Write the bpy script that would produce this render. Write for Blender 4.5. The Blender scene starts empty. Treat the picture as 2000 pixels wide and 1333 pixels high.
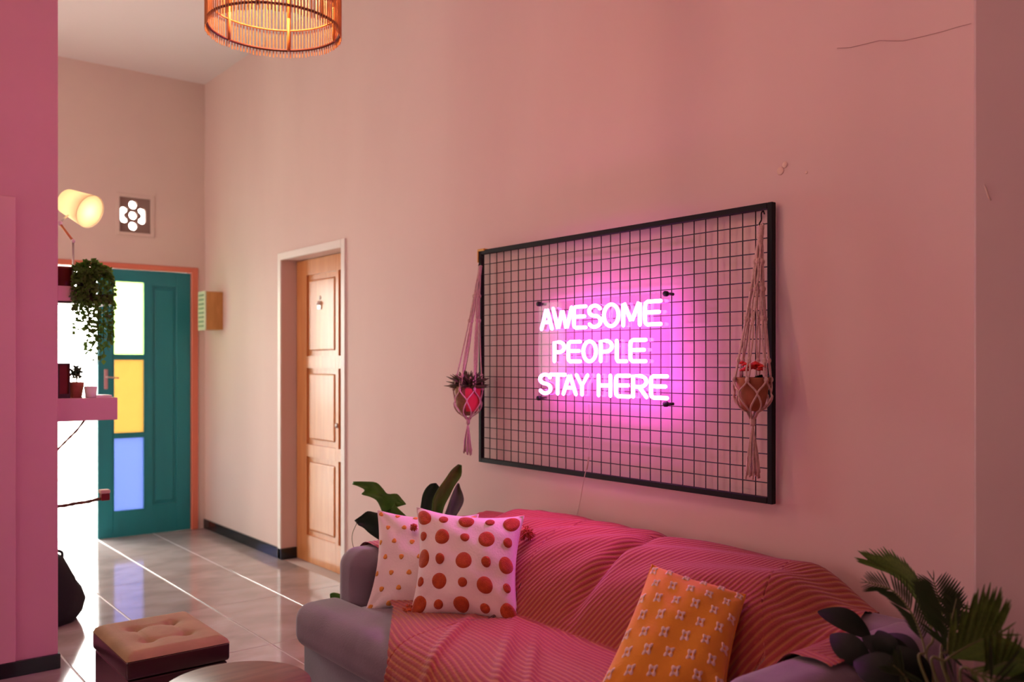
import bpy, bmesh, math, random
import numpy as np
from mathutils import Vector as V, Matrix
random.seed(7)
scene = bpy.context.scene
COL = scene.collection
PI = math.pi

# ------------------------------------------------------------------ camera
FPX, HZ, CH = 1745.0, 710.0, 1.40            # focal length in px, horizon row, eye height
YAW = math.atan(1385/1745)
SN, CS = math.sin(YAW), math.cos(YAW)
cam_d = bpy.data.cameras.new('camera'); cam = bpy.data.objects.new('camera', cam_d); COL.objects.link(cam)
cam.location = (0, 0, CH); cam.rotation_euler = (PI/2, 0, -YAW)
cam_d.sensor_width = 36; cam_d.lens = FPX/2000*36
cam_d.shift_y = (HZ-666.5)/2000
cam_d.clip_start = 0.05
cam_d.dof.use_dof = True; cam_d.dof.focus_distance = 3.3; cam_d.dof.aperture_fstop = 2.2
scene.camera = cam
scene.view_settings.view_transform = 'Standard'; scene.view_settings.look = 'None'
scene.view_settings.gamma = 1; scene.view_settings.use_curve_mapping = False
scene.view_settings.exposure = 0.0

# ------------------------------------------------------------------ world and lights
world = bpy.data.worlds.new('world'); scene.world = world; world.use_nodes = True
bg = world.node_tree.nodes['Background']
bg.inputs[0].default_value = (1.0, 0.97, 0.90, 1); bg.inputs[1].default_value = 19.0

def light(name, kind, loc, energy, color, rot=None, size=None, size_y=None, radius=None, portal=False):
    d = bpy.data.lights.new(name, kind); o = bpy.data.objects.new(name, d); COL.objects.link(o)
    o.location = loc; d.color = color; d.energy = energy
    if rot: o.rotation_euler = rot
    if kind == 'AREA':
        d.shape = 'RECTANGLE'; d.size = size; d.size_y = size_y or size
        if portal: d.cycles.is_portal = True
    if radius is not None: d.shadow_soft_size = radius
    return o
# daylight through the front doorway and the vent
light('doorway_portal', 'AREA', (1.83, 7.80, 1.1), 1, (1, 1, 1), rot=(-PI/2, 0, 0), size=1.6, size_y=2.2, portal=True)
light('vent_portal', 'AREA', (2.11, 7.80, 2.6), 1, (1, 1, 1), rot=(-PI/2, 0, 0), size=.26, size_y=.3, portal=True)
light('room_fill_light', 'AREA', (-2.85, 3.0, 1.75), 28, (1.0, 0.68, 0.68), rot=(0, -PI/2, 0), size=1.7, size_y=2.0)  # added fill, source unseen; lights sofa and cushions from the left
light('hall_fill_light', 'AREA', (-0.70, 6.1, 2.0), 26, (1.0, 0.90, 0.76), rot=(0, -PI/2, 0), size=1.6, size_y=1.8)  # added fill for the hall walls, no real source behind it
light('pendant_bulb_light', 'POINT', (1.10, 2.54, 2.66), 21, (1.0, 0.50, 0.32), radius=0.022)
light('overhead_fill_light', 'POINT', (0.5, 1.5, 3.35), 17, (1.0, 0.46, 0.46), radius=0.15)  # added overhead fill; no lamp hangs here

# ------------------------------------------------------------------ placing helpers
def P(px, py, w):
    r = (px-1000)/FPX*w; z = CH-(py-HZ)/FPX*w
    return V((w*SN+r*CS, w*CS-r*SN, z))
def onX(px, py, X):
    return P(px, py, FPX*X/(CS*(px+385)))
def onY(px, py, Y):
    return P(px, py, Y/(CS-(px-1000)/FPX*SN))
def onZ(px, py, z):
    return P(px, py, (CH-z)*FPX/(py-HZ))

# ------------------------------------------------------------------ materials
def mat(name, c1, rough=0.5, c2=None, scale=8, bump=0, bscale=60, metal=0, emit=None, estr=0, trans=0, alpha=1,
        stretch=(1, 1, 1), sheen=0, spec=None, detail=4, sub=0, coat=0):
    m = bpy.data.materials.new(name); m.use_nodes = True
    nt = m.node_tree; b = nt.nodes['Principled BSDF']
    b.inputs['Base Color'].default_value = (*c1, 1); b.inputs['Roughness'].default_value = rough
    b.inputs['Metallic'].default_value = metal
    if spec is not None: b.inputs['Specular IOR Level'].default_value = spec
    if sheen: b.inputs['Sheen Weight'].default_value = sheen
    if coat: b.inputs['Coat Weight'].default_value = coat; b.inputs['Coat Roughness'].default_value = 0.15
    if trans: b.inputs['Transmission Weight'].default_value = trans
    if alpha < 1: b.inputs['Alpha'].default_value = alpha
    if emit: b.inputs['Emission Color'].default_value = (*emit, 1); b.inputs['Emission Strength'].default_value = estr
    tc = nt.nodes.new('ShaderNodeTexCoord'); mp = nt.nodes.new('ShaderNodeMapping')
    mp.inputs['Scale'].default_value = stretch; nt.links.new(tc.outputs['Object'], mp.inputs[0])
    if c2 is not None:
        n = nt.nodes.new('ShaderNodeTexNoise'); n.inputs['Scale'].default_value = scale; n.inputs['Detail'].default_value = detail
        r = nt.nodes.new('ShaderNodeValToRGB'); r.color_ramp.elements[0].position = 0.35; r.color_ramp.elements[1].position = 0.65
        r.color_ramp.elements[0].color = (*c1, 1); r.color_ramp.elements[1].color = (*c2, 1)
        nt.links.new(mp.outputs[0], n.inputs['Vector']); nt.links.new(n.outputs['Fac'], r.inputs[0])
        nt.links.new(r.outputs[0], b.inputs['Base Color'])
    if bump:
        n = nt.nodes.new('ShaderNodeTexNoise'); n.inputs['Scale'].default_value = bscale; n.inputs['Detail'].default_value = 3
        bp = nt.nodes.new('ShaderNodeBump'); bp.inputs['Strength'].default_value = bump; bp.inputs['Distance'].default_value = 0.004
        nt.links.new(mp.outputs[0], n.inputs['Vector']); nt.links.new(n.outputs['Fac'], bp.inputs['Height'])
        nt.links.new(bp.outputs[0], b.inputs['Normal'])
    return m

def glass_tint(name, col, diff=0.35):
    m = bpy.data.materials.new(name); m.use_nodes = True; nt = m.node_tree; nt.nodes.clear()
    out = nt.nodes.new('ShaderNodeOutputMaterial'); mx = nt.nodes.new('ShaderNodeMixShader'); mx.inputs[0].default_value = diff
    t = nt.nodes.new('ShaderNodeBsdfTransparent'); t.inputs[0].default_value = (*col, 1)
    d = nt.nodes.new('ShaderNodeBsdfTranslucent'); d.inputs[0].default_value = (*col, 1)
    g = nt.nodes.new('ShaderNodeBsdfGlossy'); g.inputs['Roughness'].default_value = 0.2
    m2 = nt.nodes.new('ShaderNodeMixShader'); m2.inputs[0].default_value = 0.05
    nt.links.new(t.outputs[0], mx.inputs[1]); nt.links.new(d.outputs[0], mx.inputs[2])
    nt.links.new(mx.outputs[0], m2.inputs[1]); nt.links.new(g.outputs[0], m2.inputs[2]); nt.links.new(m2.outputs[0], out.inputs[0])
    return m

def translucent(name, col, fac=0.5, rough=0.8):
    m = bpy.data.materials.new(name); m.use_nodes = True; nt = m.node_tree
    b = nt.nodes['Principled BSDF']; b.inputs['Base Color'].default_value = (*col, 1); b.inputs['Roughness'].default_value = rough
    out = nt.nodes['Material Output']; mx = nt.nodes.new('ShaderNodeMixShader'); mx.inputs[0].default_value = fac
    t = nt.nodes.new('ShaderNodeBsdfTranslucent'); t.inputs[0].default_value = (*col, 1)
    nt.links.new(b.outputs[0], mx.inputs[1]); nt.links.new(t.outputs[0], mx.inputs[2]); nt.links.new(mx.outputs[0], out.inputs[0])
    return m

M = {}
M['wall'] = mat('plaster_cream', (0.80, 0.63, 0.57), 0.75, (0.76, 0.58, 0.53), 1.6, bump=0.10, bscale=9, stretch=(1, 1, 0.35))
M['wall_far'] = mat('plaster_far', (0.74, 0.60, 0.52), 0.8, (0.71, 0.57, 0.50), 2, bump=0.08, bscale=12)
M['ceil'] = mat('ceiling_paint', (0.82, 0.76, 0.74), 0.85, bump=0.05, bscale=20)
M['pinkwall'] = mat('pink_paint', (0.68, 0.37, 0.42), 0.7, (0.65, 0.35, 0.40), 2.5, bump=0.06, bscale=12)
M['pinktrim'] = mat('pink_trim_paint', (0.70, 0.40, 0.44), 0.5)
M['coral'] = mat('coral_gloss_paint', (0.72, 0.20, 0.12), 0.4, bump=0.03)
M['teal'] = mat('teal_paint', (0.008, 0.24, 0.27), 0.42, (0.007, 0.21, 0.24), 5, bump=0.05, bscale=30, stretch=(1, 1, .2))
M['white'] = mat('white_gloss_paint', (0.86, 0.80, 0.74), 0.35)
M['door_wood'] = mat('varnished_pine', (0.74, 0.33, 0.12), 0.30, (0.66, 0.27, 0.09), 5, stretch=(6, 6, .5), bump=0.03, bscale=20, coat=0.12)
M['base'] = mat('black_glazed_skirting', (0.012, 0.012, 0.016), 0.12)
M['grout'] = mat('pale_grout', (0.56, 0.50, 0.48), 0.55)
M['outside'] = mat('pale_paving', (0.75, 0.72, 0.68), 0.8, (0.68, 0.66, 0.62), 3)  # whitish paving, its own colour
M['black'] = mat('black_metal', (0.007, 0.005, 0.007), 0.6, spec=0.25)
M['sofa'] = mat('grey_velvet', (0.215, 0.180, 0.215), 0.9, (0.17, 0.14, 0.17), 6, bump=0.25, bscale=140, sheen=0.35)
M['mustard'] = mat('mustard_cotton', (0.76, 0.33, 0.025), 0.9, (0.70, 0.29, 0.02), 5, bump=0.25, bscale=180, sheen=0.2)
M['cotton'] = mat('white_cotton', (0.82, 0.74, 0.70), 0.9, bump=0.3, bscale=120, sheen=0.2)
M['rust'] = mat('rust_tufting', (0.50, 0.085, 0.012), 0.95, (0.40, 0.06, 0.01), 60, bump=0.8, bscale=260, sheen=0.2)
M['gold'] = mat('gold_tufting', (0.78, 0.34, 0.06), 0.95, bump=0.8, bscale=260)
M['stitch'] = mat('cream_stitching', (0.92, 0.74, 0.66), 0.9, bump=0.15, bscale=300)
M['leather'] = mat('dark_oxblood_leather', (0.040, 0.010, 0.012), 0.26, spec=0.9, bump=0.1, bscale=150)
M['tan'] = mat('tan_suede', (0.42, 0.33, 0.15), 0.85, (0.35, 0.27, 0.12), 8, bump=0.2, bscale=120)
M['walnut'] = mat('walnut_wood', (0.19, 0.095, 0.05), 0.45, (0.12, 0.055, 0.03), 6, stretch=(1, 7, 1), bump=0.1, bscale=30)
M['olivewood'] = mat('olive_wood', (0.20, 0.16, 0.08), 0.45, (0.15, 0.115, 0.06), 6, stretch=(1, 7, 1), bump=0.1, bscale=30)
M['redwood'] = mat('red_lacquer', (0.16, 0.014, 0.012), 0.35)
M['bamboo'] = mat('bamboo', (0.62, 0.30, 0.09), 0.5, (0.50, 0.21, 0.05), 10, stretch=(1, 1, .3))
M['bamboo_dark'] = mat('dark_rattan', (0.15, 0.038, 0.015), 0.55, (0.10, 0.025, 0.01), 20)
M['bamboo_post'] = mat('rattan_post', (0.62, 0.27, 0.06), 0.5)
M['rope'] = mat('cotton_rope', (0.72, 0.52, 0.46), 0.95, (0.60, 0.42, 0.37), 90, bump=0.9, bscale=220)
M['terracotta'] = mat('terracotta', (0.42, 0.15, 0.07), 0.8, (0.33, 0.11, 0.05), 30, bump=0.3, bscale=60)
M['coconut'] = mat('coconut_husk', (0.34, 0.18, 0.08), 0.9, (0.22, 0.11, 0.05), 30, bump=0.9, bscale=90)
M['redpaper'] = mat('red_pot_wrap', (0.60, 0.05, 0.06), 0.7)
M['soil'] = mat('soil', (0.035, 0.02, 0.015), 0.95, bump=1, bscale=90)
M['leaf'] = mat('leaf_green', (0.11, 0.32, 0.03), 0.40, (0.06, 0.19, 0.02), 9)
M['leafdark'] = mat('leaf_dark', (0.018, 0.050, 0.012), 0.35, (0.010, 0.026, 0.008), 9)
M['leafgrey'] = mat('leaf_underside', (0.16, 0.22, 0.12), 0.55, (0.10, 0.15, 0.08), 12)
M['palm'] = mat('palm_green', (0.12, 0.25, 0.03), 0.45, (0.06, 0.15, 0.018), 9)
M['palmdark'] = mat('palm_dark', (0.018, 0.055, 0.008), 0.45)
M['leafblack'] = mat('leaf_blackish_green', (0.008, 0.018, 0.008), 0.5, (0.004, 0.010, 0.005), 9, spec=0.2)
M['stem'] = mat('stem_green', (0.14, 0.17, 0.05), 0.5)
M['succ'] = mat('succulent_dark', (0.045, 0.055, 0.018), 0.5, (0.10, 0.06, 0.03), 30)
M['ivy'] = translucent('ivy_leaf', (0.10, 0.22, 0.03), 0.45, 0.5)
M['shrub'] = translucent('shrub_leaf', (0.16, 0.30, 0.06), 0.4, 0.6)
M['flower'] = mat('red_petals', (0.75, 0.03, 0.02), 0.6)
M['budpink'] = mat('pink_buds', (0.75, 0.45, 0.42), 0.6)
M['darkwood'] = mat('dark_stained_wood', (0.045, 0.018, 0.012), 0.5, bump=0.2, bscale=30)
M['branch'] = mat('bark', (0.16, 0.075, 0.035), 0.85, (0.09, 0.04, 0.02), 20, bump=0.9, bscale=60)
M['paleend'] = mat('cut_wood', (0.62, 0.47, 0.34), 0.7)
M['blackcloth'] = mat('black_cloth', (0.008, 0.007, 0.009), 0.9, bump=0.4, bscale=60)
M['shade'] = translucent('cream_lamp_shade', (0.95, 0.82, 0.56), 0.55)
M['orangewood'] = mat('orange_beech', (0.70, 0.30, 0.09), 0.45)
M['chrome'] = mat('satin_steel', (0.62, 0.58, 0.55), 0.3, metal=1)
M['bulb'] = mat('bulb_glow', (1, .9, .7), 0.3, emit=(1.0, 0.82, 0.52), estr=10)
M['bulb_warm'] = mat('bulb_glow_warm', (1, .8, .5), 0.3, emit=(1.0, 0.55, 0.22), estr=18)
M['neon'] = mat('neon_tube', (1, .6, .95), 0.3, emit=(1.0, 0.12, 0.88), estr=42.0)
M['flexback'] = mat('white_silicone_backing', (0.75, 0.72, 0.74), 0.5)  # for the backing added to limit the tubes' glow on the wall
M['clearglass'] = mat('clear_glass', (0.9, 0.9, 0.9), 0.05, trans=1)
M['boxwood'] = mat('light_teak', (0.56, 0.26, 0.07), 0.5, (0.48, 0.21, 0.05), 8, stretch=(4, 4, 1))
M['boxwhite'] = mat('ivory_plastic', (0.62, 0.64, 0.46), 0.5)
M['boxslot'] = mat('sage_plastic', (0.26, 0.34, 0.22), 0.6)
M['blockgrey'] = mat('grey_cement_block', (0.28, 0.19, 0.16), 0.9, bump=0.5, bscale=50)
M['crack'] = mat('plaster_crack', (0.42, 0.24, 0.22), 0.9)
M['patch'] = mat('filler_patch', (0.80, 0.62, 0.50), 0.85)
M['plate'] = mat('pinkish_brass', (0.60, 0.38, 0.36), 0.35, metal=0.6)
M['pane_green'] = glass_tint('lime_glass', (0.50, 0.60, 0.33), .75)
M['pane_yellow'] = glass_tint('amber_glass', (0.36, 0.255, 0.115), .75)
M['pane_blue'] = glass_tint('blue_glass', (0.165, 0.205, 0.36), .75)
M['curtain'] = translucent('light_blocking_curtain', (0.55, 0.30, 0.24), 0.12)  # cloth of the unseen curtains added to block sky light
M['wallcol'] = mat('plaster_taupe', (0.62, 0.50, 0.45), 0.8, (0.58, 0.46, 0.42), 2, bump=0.12, bscale=8)
M['clothcable'] = mat('clear_cable', (0.70, 0.52, 0.48), 0.3)

# translucent acrylic panel behind the neon
m = bpy.data.materials.new('clear_acrylic'); m.use_nodes = True; nt = m.node_tree; nt.nodes.clear()
o_ = nt.nodes.new('ShaderNodeOutputMaterial'); t_ = nt.nodes.new('ShaderNodeBsdfTransparent'); t_.inputs[0].default_value = (.97, .96, .97, 1)
d_ = nt.nodes.new('ShaderNodeBsdfTranslucent'); d_.inputs[0].default_value = (.9, .85, .9, 1)
g_ = nt.nodes.new('ShaderNodeBsdfGlossy'); g_.inputs['Roughness'].default_value = 0.05
a_ = nt.nodes.new('ShaderNodeMixShader'); a_.inputs[0].default_value = 0.10
b_ = nt.nodes.new('ShaderNodeMixShader'); b_.inputs[0].default_value = 0.05
nt.links.new(t_.outputs[0], a_.inputs[1]); nt.links.new(d_.outputs[0], a_.inputs[2])
nt.links.new(a_.outputs[0], b_.inputs[1]); nt.links.new(g_.outputs[0], b_.inputs[2]); nt.links.new(b_.outputs[0], o_.inputs[0])
M['acrylic'] = m

# marbled floor tile: brown-grey, polished; every tile offsets the pattern
m = bpy.data.materials.new('polished_marble_tile'); m.use_nodes = True; nt = m.node_tree; b = nt.nodes['Principled BSDF']
geo = nt.nodes.new('ShaderNodeNewGeometry'); mp = nt.nodes.new('ShaderNodeMapping'); mp.inputs['Rotation'].default_value = (0, 0, 0.7); mp.inputs['Scale'].default_value = (1, 1.5, 1)
nz = nt.nodes.new('ShaderNodeTexNoise'); nz.inputs['Scale'].default_value = 3.2; nz.inputs['Detail'].default_value = 8; nz.inputs['Distortion'].default_value = 0.4
cr = nt.nodes.new('ShaderNodeValToRGB')
e = cr.color_ramp.elements; e[0].position = 0.3; e[0].color = (0.32, 0.25, 0.24, 1); e[1].position = 0.7; e[1].color = (0.48, 0.40, 0.39, 1)
k = e.new(0.5); k.color = (0.41, 0.33, 0.315, 1)
nt.links.new(geo.outputs['Position'], mp.inputs[0]); nt.links.new(mp.outputs[0], nz.inputs['Vector']); nt.links.new(nz.outputs['Fac'], cr.inputs[0])
nt.links.new(cr.outputs[0], b.inputs['Base Color']); b.inputs['Roughness'].default_value = 0.09; b.inputs['IOR'].default_value = 2.0
M['tile'] = m

# ribbed throw: uv.x counts ribs, uv.y runs along them
m = bpy.data.materials.new('ribbed_throw'); m.use_nodes = True; nt = m.node_tree; b = nt.nodes['Principled BSDF']
uv = nt.nodes.new('ShaderNodeUVMap'); sp = nt.nodes.new('ShaderNodeSeparateXYZ'); nt.links.new(uv.outputs[0], sp.inputs[0])
fr = nt.nodes.new('ShaderNodeMath'); fr.operation = 'FRACT'; nt.links.new(sp.outputs[0], fr.inputs[0])
ab = nt.nodes.new('ShaderNodeMath'); ab.operation = 'SUBTRACT'; ab.inputs[1].default_value = 0.5; nt.links.new(fr.outputs[0], ab.inputs[0])
aa = nt.nodes.new('ShaderNodeMath'); aa.operation = 'ABSOLUTE'; nt.links.new(ab.outputs[0], aa.inputs[0])
cr = nt.nodes.new('ShaderNodeValToRGB'); e = cr.color_ramp.elements
e[0].position = 0.06; e[0].color = (0.46, 0.17, 0.06, 1); e[1].position = 0.26; e[1].color = (0.32, 0.048, 0.038, 1)
nt.links.new(aa.outputs[0], cr.inputs[0]); nt.links.new(cr.outputs[0], b.inputs['Base Color'])
b.inputs['Roughness'].default_value = 0.9; b.inputs['Sheen Weight'].default_value = 0.3
nz = nt.nodes.new('ShaderNodeTexNoise'); nz.inputs['Scale'].default_value = 200; bp = nt.nodes.new('ShaderNodeBump'); bp.inputs['Strength'].default_value = 0.4; bp.inputs['Distance'].default_value = 0.003
tc = nt.nodes.new('ShaderNodeTexCoord'); nt.links.new(tc.outputs['Object'], nz.inputs['Vector']); nt.links.new(nz.outputs['Fac'], bp.inputs['Height']); nt.links.new(bp.outputs[0], b.inputs['Normal'])
M['throw'] = m

# ------------------------------------------------------------------ object helpers
ORG = {}
def thing(name, label, cat, loc=(0, 0, 0), group=None, kind=None):
    o = bpy.data.objects.new(name, None); COL.objects.link(o); o.location = loc; o.empty_display_size = 0.05
    o['label'] = label; o['category'] = cat
    if group: o['group'] = group
    ORG[o] = V(loc); return o
def tag(o, label, cat, group=None):
    o['label'] = label; o['category'] = cat
    if group: o['group'] = group
    return o
def link(name, me, material, parent=None, smooth=False, loc=None):
    if material and len(me.materials) == 0: me.materials.append(material)
    o = bpy.data.objects.new(name, me); COL.objects.link(o)
    if parent is not None:
        o.parent = parent; ORG[o] = ORG[parent]
    else: ORG[o] = V((0, 0, 0))
    if loc is not None: o.location = V(loc)-ORG[o]
    return o
def obj(name, bm, material, parent=None, smooth=False, label=None):
    org = ORG[parent] if parent is not None else V((0, 0, 0))
    me = bpy.data.meshes.new(name)
    bmesh.ops.recalc_face_normals(bm, faces=bm.faces)
    if org.length > 0: bmesh.ops.translate(bm, vec=-org, verts=bm.verts)
    if smooth:
        for f in bm.faces: f.smooth = True
    bm.to_mesh(me); bm.free()
    o = link(name, me, material, parent)
    if label: o['label'] = label
    return o
def top(name, bm, material, label, cat, smooth=False, group=None):
    """single-mesh thing whose origin sits at its base"""
    bb = [v.co.copy() for v in bm.verts]
    c = V((sum(p.x for p in bb)/len(bb), sum(p.y for p in bb)/len(bb), min(p.z for p in bb)))
    bmesh.ops.translate(bm, vec=-c, verts=bm.verts)
    o = obj(name, bm, material, None, smooth); o.location = c; ORG[o] = c
    return tag(o, label, cat, group)
def struct(name, bm, material, smooth=False):
    o = obj(name, bm, material, None, smooth); o['kind'] = 'structure'; return o
def sstruct(o): o['kind'] = 'structure'; return o

def B(): return bmesh.new()
def box(bm, x0, x1, y0, y1, z0, z1, bev=0, seg=2):
    r = bmesh.ops.create_cube(bm, size=1)
    for v in r['verts']:
        v.co = V(((x0+x1)/2+v.co.x*(x1-x0), (y0+y1)/2+v.co.y*(y1-y0), (z0+z1)/2+v.co.z*(z1-z0)))
    if bev:
        es = list({e for v in r['verts'] for e in v.link_edges})
        bmesh.ops.bevel(bm, geom=es, offset=bev, segments=seg, profile=0.5, affect='EDGES')
    return bm
def tube(bm, pts, r, seg=8, closed=False, cap=True):
    pts = [V(p) for p in pts]; n = len(pts)
    rr = r if isinstance(r, (list, tuple)) else [r]*n
    rings = []; prev = None
    for i, p in enumerate(pts):
        if closed: t = pts[(i+1) % n]-pts[i-1]
        else: t = pts[min(i+1, n-1)]-pts[max(i-1, 0)]
        t = t.normalized() if t.length > 1e-9 else V((0, 0, 1))
        if prev is None:
            a = V((0, 0, 1)) if abs(t.z) < 0.9 else V((1, 0, 0)); u = t.cross(a).normalized()
        else:
            u = (prev-t*prev.dot(t)); u = u.normalized() if u.length > 1e-6 else t.orthogonal().normalized()
        prev = u; w = t.cross(u)
        rings.append([bm.verts.new(p+(u*math.cos(2*PI*k/seg)+w*math.sin(2*PI*k/seg))*rr[i]) for k in range(seg)])
    m_ = n if closed else n-1
    for i in range(m_):
        a, b2 = rings[i], rings[(i+1) % n]
        for k in range(seg): bm.faces.new((a[k], a[(k+1) % seg], b2[(k+1) % seg], b2[k]))
    if cap and not closed:
        for rg, p, s in ((rings[0], pts[0], -1), (rings[-1], pts[-1], 1)):
            bm.faces.new(rg)
    return bm
def lathe(bm, prof, c, seg=28, axis=None, cap0=True, cap1=True):
    """prof: (radius, height) list; revolves about the axis through c"""
    ax = V(axis).normalized() if axis is not None else V((0, 0, 1))
    u = ax.orthogonal().normalized(); w = ax.cross(u); c = V(c); rings = []
    for r, h in prof:
        rings.append([bm.verts.new(c+ax*h+(u*math.cos(2*PI*k/seg)+w*math.sin(2*PI*k/seg))*r) for k in range(seg)])
    for a, b2 in zip(rings, rings[1:]):
        for k in range(seg): bm.faces.new((a[k], a[(k+1) % seg], b2[(k+1) % seg], b2[k]))
    if cap0: bm.faces.new(rings[0])
    if cap1: bm.faces.new(rings[-1])
    return bm
def ball(bm, c, r, sc=(1, 1, 1), sub=2):
    g = bmesh.ops.create_icosphere(bm, subdivisions=sub, radius=1)
    for v in g['verts']: v.co = V((c[0]+v.co.x*r*sc[0], c[1]+v.co.y*r*sc[1], c[2]+v.co.z*r*sc[2]))
    return bm
def catmull(pts, n=6):
    pts = [V(p) for p in pts]; out = []
    q = [pts[0]*2-pts[1]]+pts+[pts[-1]*2-pts[-2]]
    for i in range(1, len(q)-2):
        for k in range(n):
            t = k/n; a, b2, c, d = q[i-1], q[i], q[i+1], q[i+2]
            out.append(0.5*((2*b2)+(c-a)*t+(2*a-5*b2+4*c-d)*t*t+(3*b2-a-3*c+d)*t**3))
    out.append(pts[-1]); return out
def rounded(bm, x0, x1, y0, y1, z0, z1, r, nin=6, nr=4, puff=None):
    """cushion-like box with fully rounded edges"""
    c = V(((x0+x1)/2, (y0+y1)/2, (z0+z1)/2)); h = [(x1-x0)/2, (y1-y0)/2, (z1-z0)/2]
    def co(hh):
        rr = min(r, hh*0.98)
        rim = [hh-rr+rr*math.tan(PI/4*k/nr) for k in range(nr+1)]
        inn = [-(hh-rr)+2*(hh-rr)*k/nin for k in range(nin+1)]
        return [-v for v in reversed(rim[1:])]+inn+rim[1:]
    cs = [co(v) for v in h]; cache = {}
    def vert(p):
        key = tuple(round(t, 6) for t in p)
        if key in cache: return cache[key]
        q = V([max(-(h[i]-min(r, h[i]*.98)), min(h[i]-min(r, h[i]*.98), p[i])) for i in range(3)])
        d = V(p)-q; f = V([min(r, h[i]*.98) for i in range(3)])
        n = V([d[i]/f[i] for i in range(3)]); n.normalize()
        o = q+V([n[i]*f[i] for i in range(3)])
        if puff: o = puff(o, h)
        cache[key] = bm.verts.new(o+c); return cache[key]
    for ax in range(3):
        a, b2 = [i for i in range(3) if i != ax]
        for s in (-1, 1):
            for i in range(len(cs[a])-1):
                for j in range(len(cs[b2])-1):
                    vs = []
                    for (ii, jj) in ((i, j), (i+1, j), (i+1, j+1), (i, j+1)):
                        p = [0, 0, 0]; p[ax] = s*h[ax]; p[a] = cs[a][ii]; p[b2] = cs[b2][jj]; vs.append(vert(p))
                    if len(set(vs)) == 4:
                        try: bm.faces.new(vs)
                        except ValueError: pass
    return bm
def smst(a, b2, x):
    t = max(0.0, min(1.0, (x-a)/(b2-a))); return t*t*(3-2*t)
def lerp(a, b2, t): return a+(b2-a)*t

# ================================================================== STRUCTURE
WX, FY, CZ = 2.676, 7.57, 3.77
LX, RY = -3.0, -2.6                 # living room's left wall and rear wall
PY0, PY1, PXE = 4.507, 4.66, 0.918   # pink dividing wall / pillar
D2a, D2b, D2t = 5.10, 6.01, 2.135    # side door opening

floor = sstruct(obj('floor', box(B(), LX-.2, WX+.6, RY-.2, FY+.2, -0.12, -0.003), M['grout']))
tw, tl = 0.43, 0.86
bm = B(); box(bm, -tw/2+.0045, tw/2-.0045, -tl/2+.0016, tl/2-.0016, -0.010, 0, 0.0012, 1)
tm = bpy.data.meshes.new('floor_tile'); bm.to_mesh(tm); bm.free()
X0 = 1.828-tw*12
for i in range(15):
    for j in range(13):
        cx = X0+tw*(i+.5); cy = RY+tl*(j+.5)-.05
        if cx < LX+.05 or cx > WX+.12: continue
        if cy > FY+.1 or cy < RY: continue
        link('floor_tile', tm, M['tile'], floor, loc=(cx, cy, 0))

struct('ceiling', box(B(), LX-.2, WX+.3, RY-.2, FY+.2, CZ, CZ+.15), M['ceil'])
TH = 0.22
bm = B(); box(bm, WX, WX+TH, RY-.2, D2a, 0, CZ); box(bm, WX, WX+TH, D2b, FY+.2, 0, CZ); box(bm, WX, WX+TH, D2a, D2b, D2t, CZ)
bmesh.ops.remove_doubles(bm, verts=bm.verts, dist=1e-5)
wall_r = struct('wall_right', bm, M['wall'])
# hairline crack and filler patches on the long wall
pts = [onX(x, y, WX-.0012) for x, y in ((1635, 94), (1660, 93), (1690, 86), (1718, 79), (1742, 80), (1765, 80), (1800, 72), (1840, 62), (1870, 53), (1897, 46))]
obj('crack', tube(B(), pts, 0.0007, 5), M['crack'], wall_r, True)
bm = B()
for (x, y, r) in ((1524, 334, .016), (1533, 322, .012), (1575, 337, .006)):
    c = onX(x, y, WX); lathe(bm, [(r, -.0005), (r*.85, .0012), (r*.3, .0016)], c, 10, axis=(-1, 0.05, 0.02))
obj('filler_patch', bm, M['patch'], wall_r, True)

FXa, FXb, FT = 1.05, 2.617, 2.205     # front door opening with its coral frame
Vx0, Vx1, Vz0, Vz1 = 1.985, 2.235, 2.455, 2.745
bm = B()
box(bm, -1.0, FXa-.055, FY, FY+.2, 0, CZ); box(bm, FXb, WX+.1, FY, FY+.2, 0, CZ)
box(bm, FXa-.055, Vx0, FY, FY+.2, FT, CZ); box(bm, Vx1, FXb, FY, FY+.2, FT, CZ)
box(bm, Vx0, Vx1, FY, FY+.2, FT, Vz0); box(bm, Vx0, Vx1, FY, FY+.2, Vz1, CZ)
bmesh.ops.remove_doubles(bm, verts=bm.verts, dist=1e-5)
wall_f = struct('wall_back', bm, M['wall_far'])
# pink dividing wall
wl = struct('wall_left', box(B(), LX-.1, PXE, PY0, PY1, 0, CZ, .006, 2), M['pinkwall'])
struct('baseboard_left', box(B(), LX, PXE+.008, PY0-.012, PY1+.012, 0, 0.068, .003, 1), M['base'])
# door casing at the left edge of the picture
xe = onY(30, 385, PY0).x; zt = onY(30, 385, PY0).z
bm = B(); box(bm, xe-.085, xe, PY0-.012, PY0, 0.068, zt, .003, 1); box(bm, xe-.95, xe-.085, PY0-.012, PY0, zt-.085, zt, .003, 1); box(bm, xe-1.03, xe-.95, PY0-.012, PY0, 0.068, zt, .003, 1)
struct('trim_3', bm, M['pinktrim'])
bm = B(); box(bm, xe-.95, xe-.085, PY0-.006, PY0, 0.068, zt-.085, .002, 1)
struct('door_3', bm, M['pinktrim'])
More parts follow.
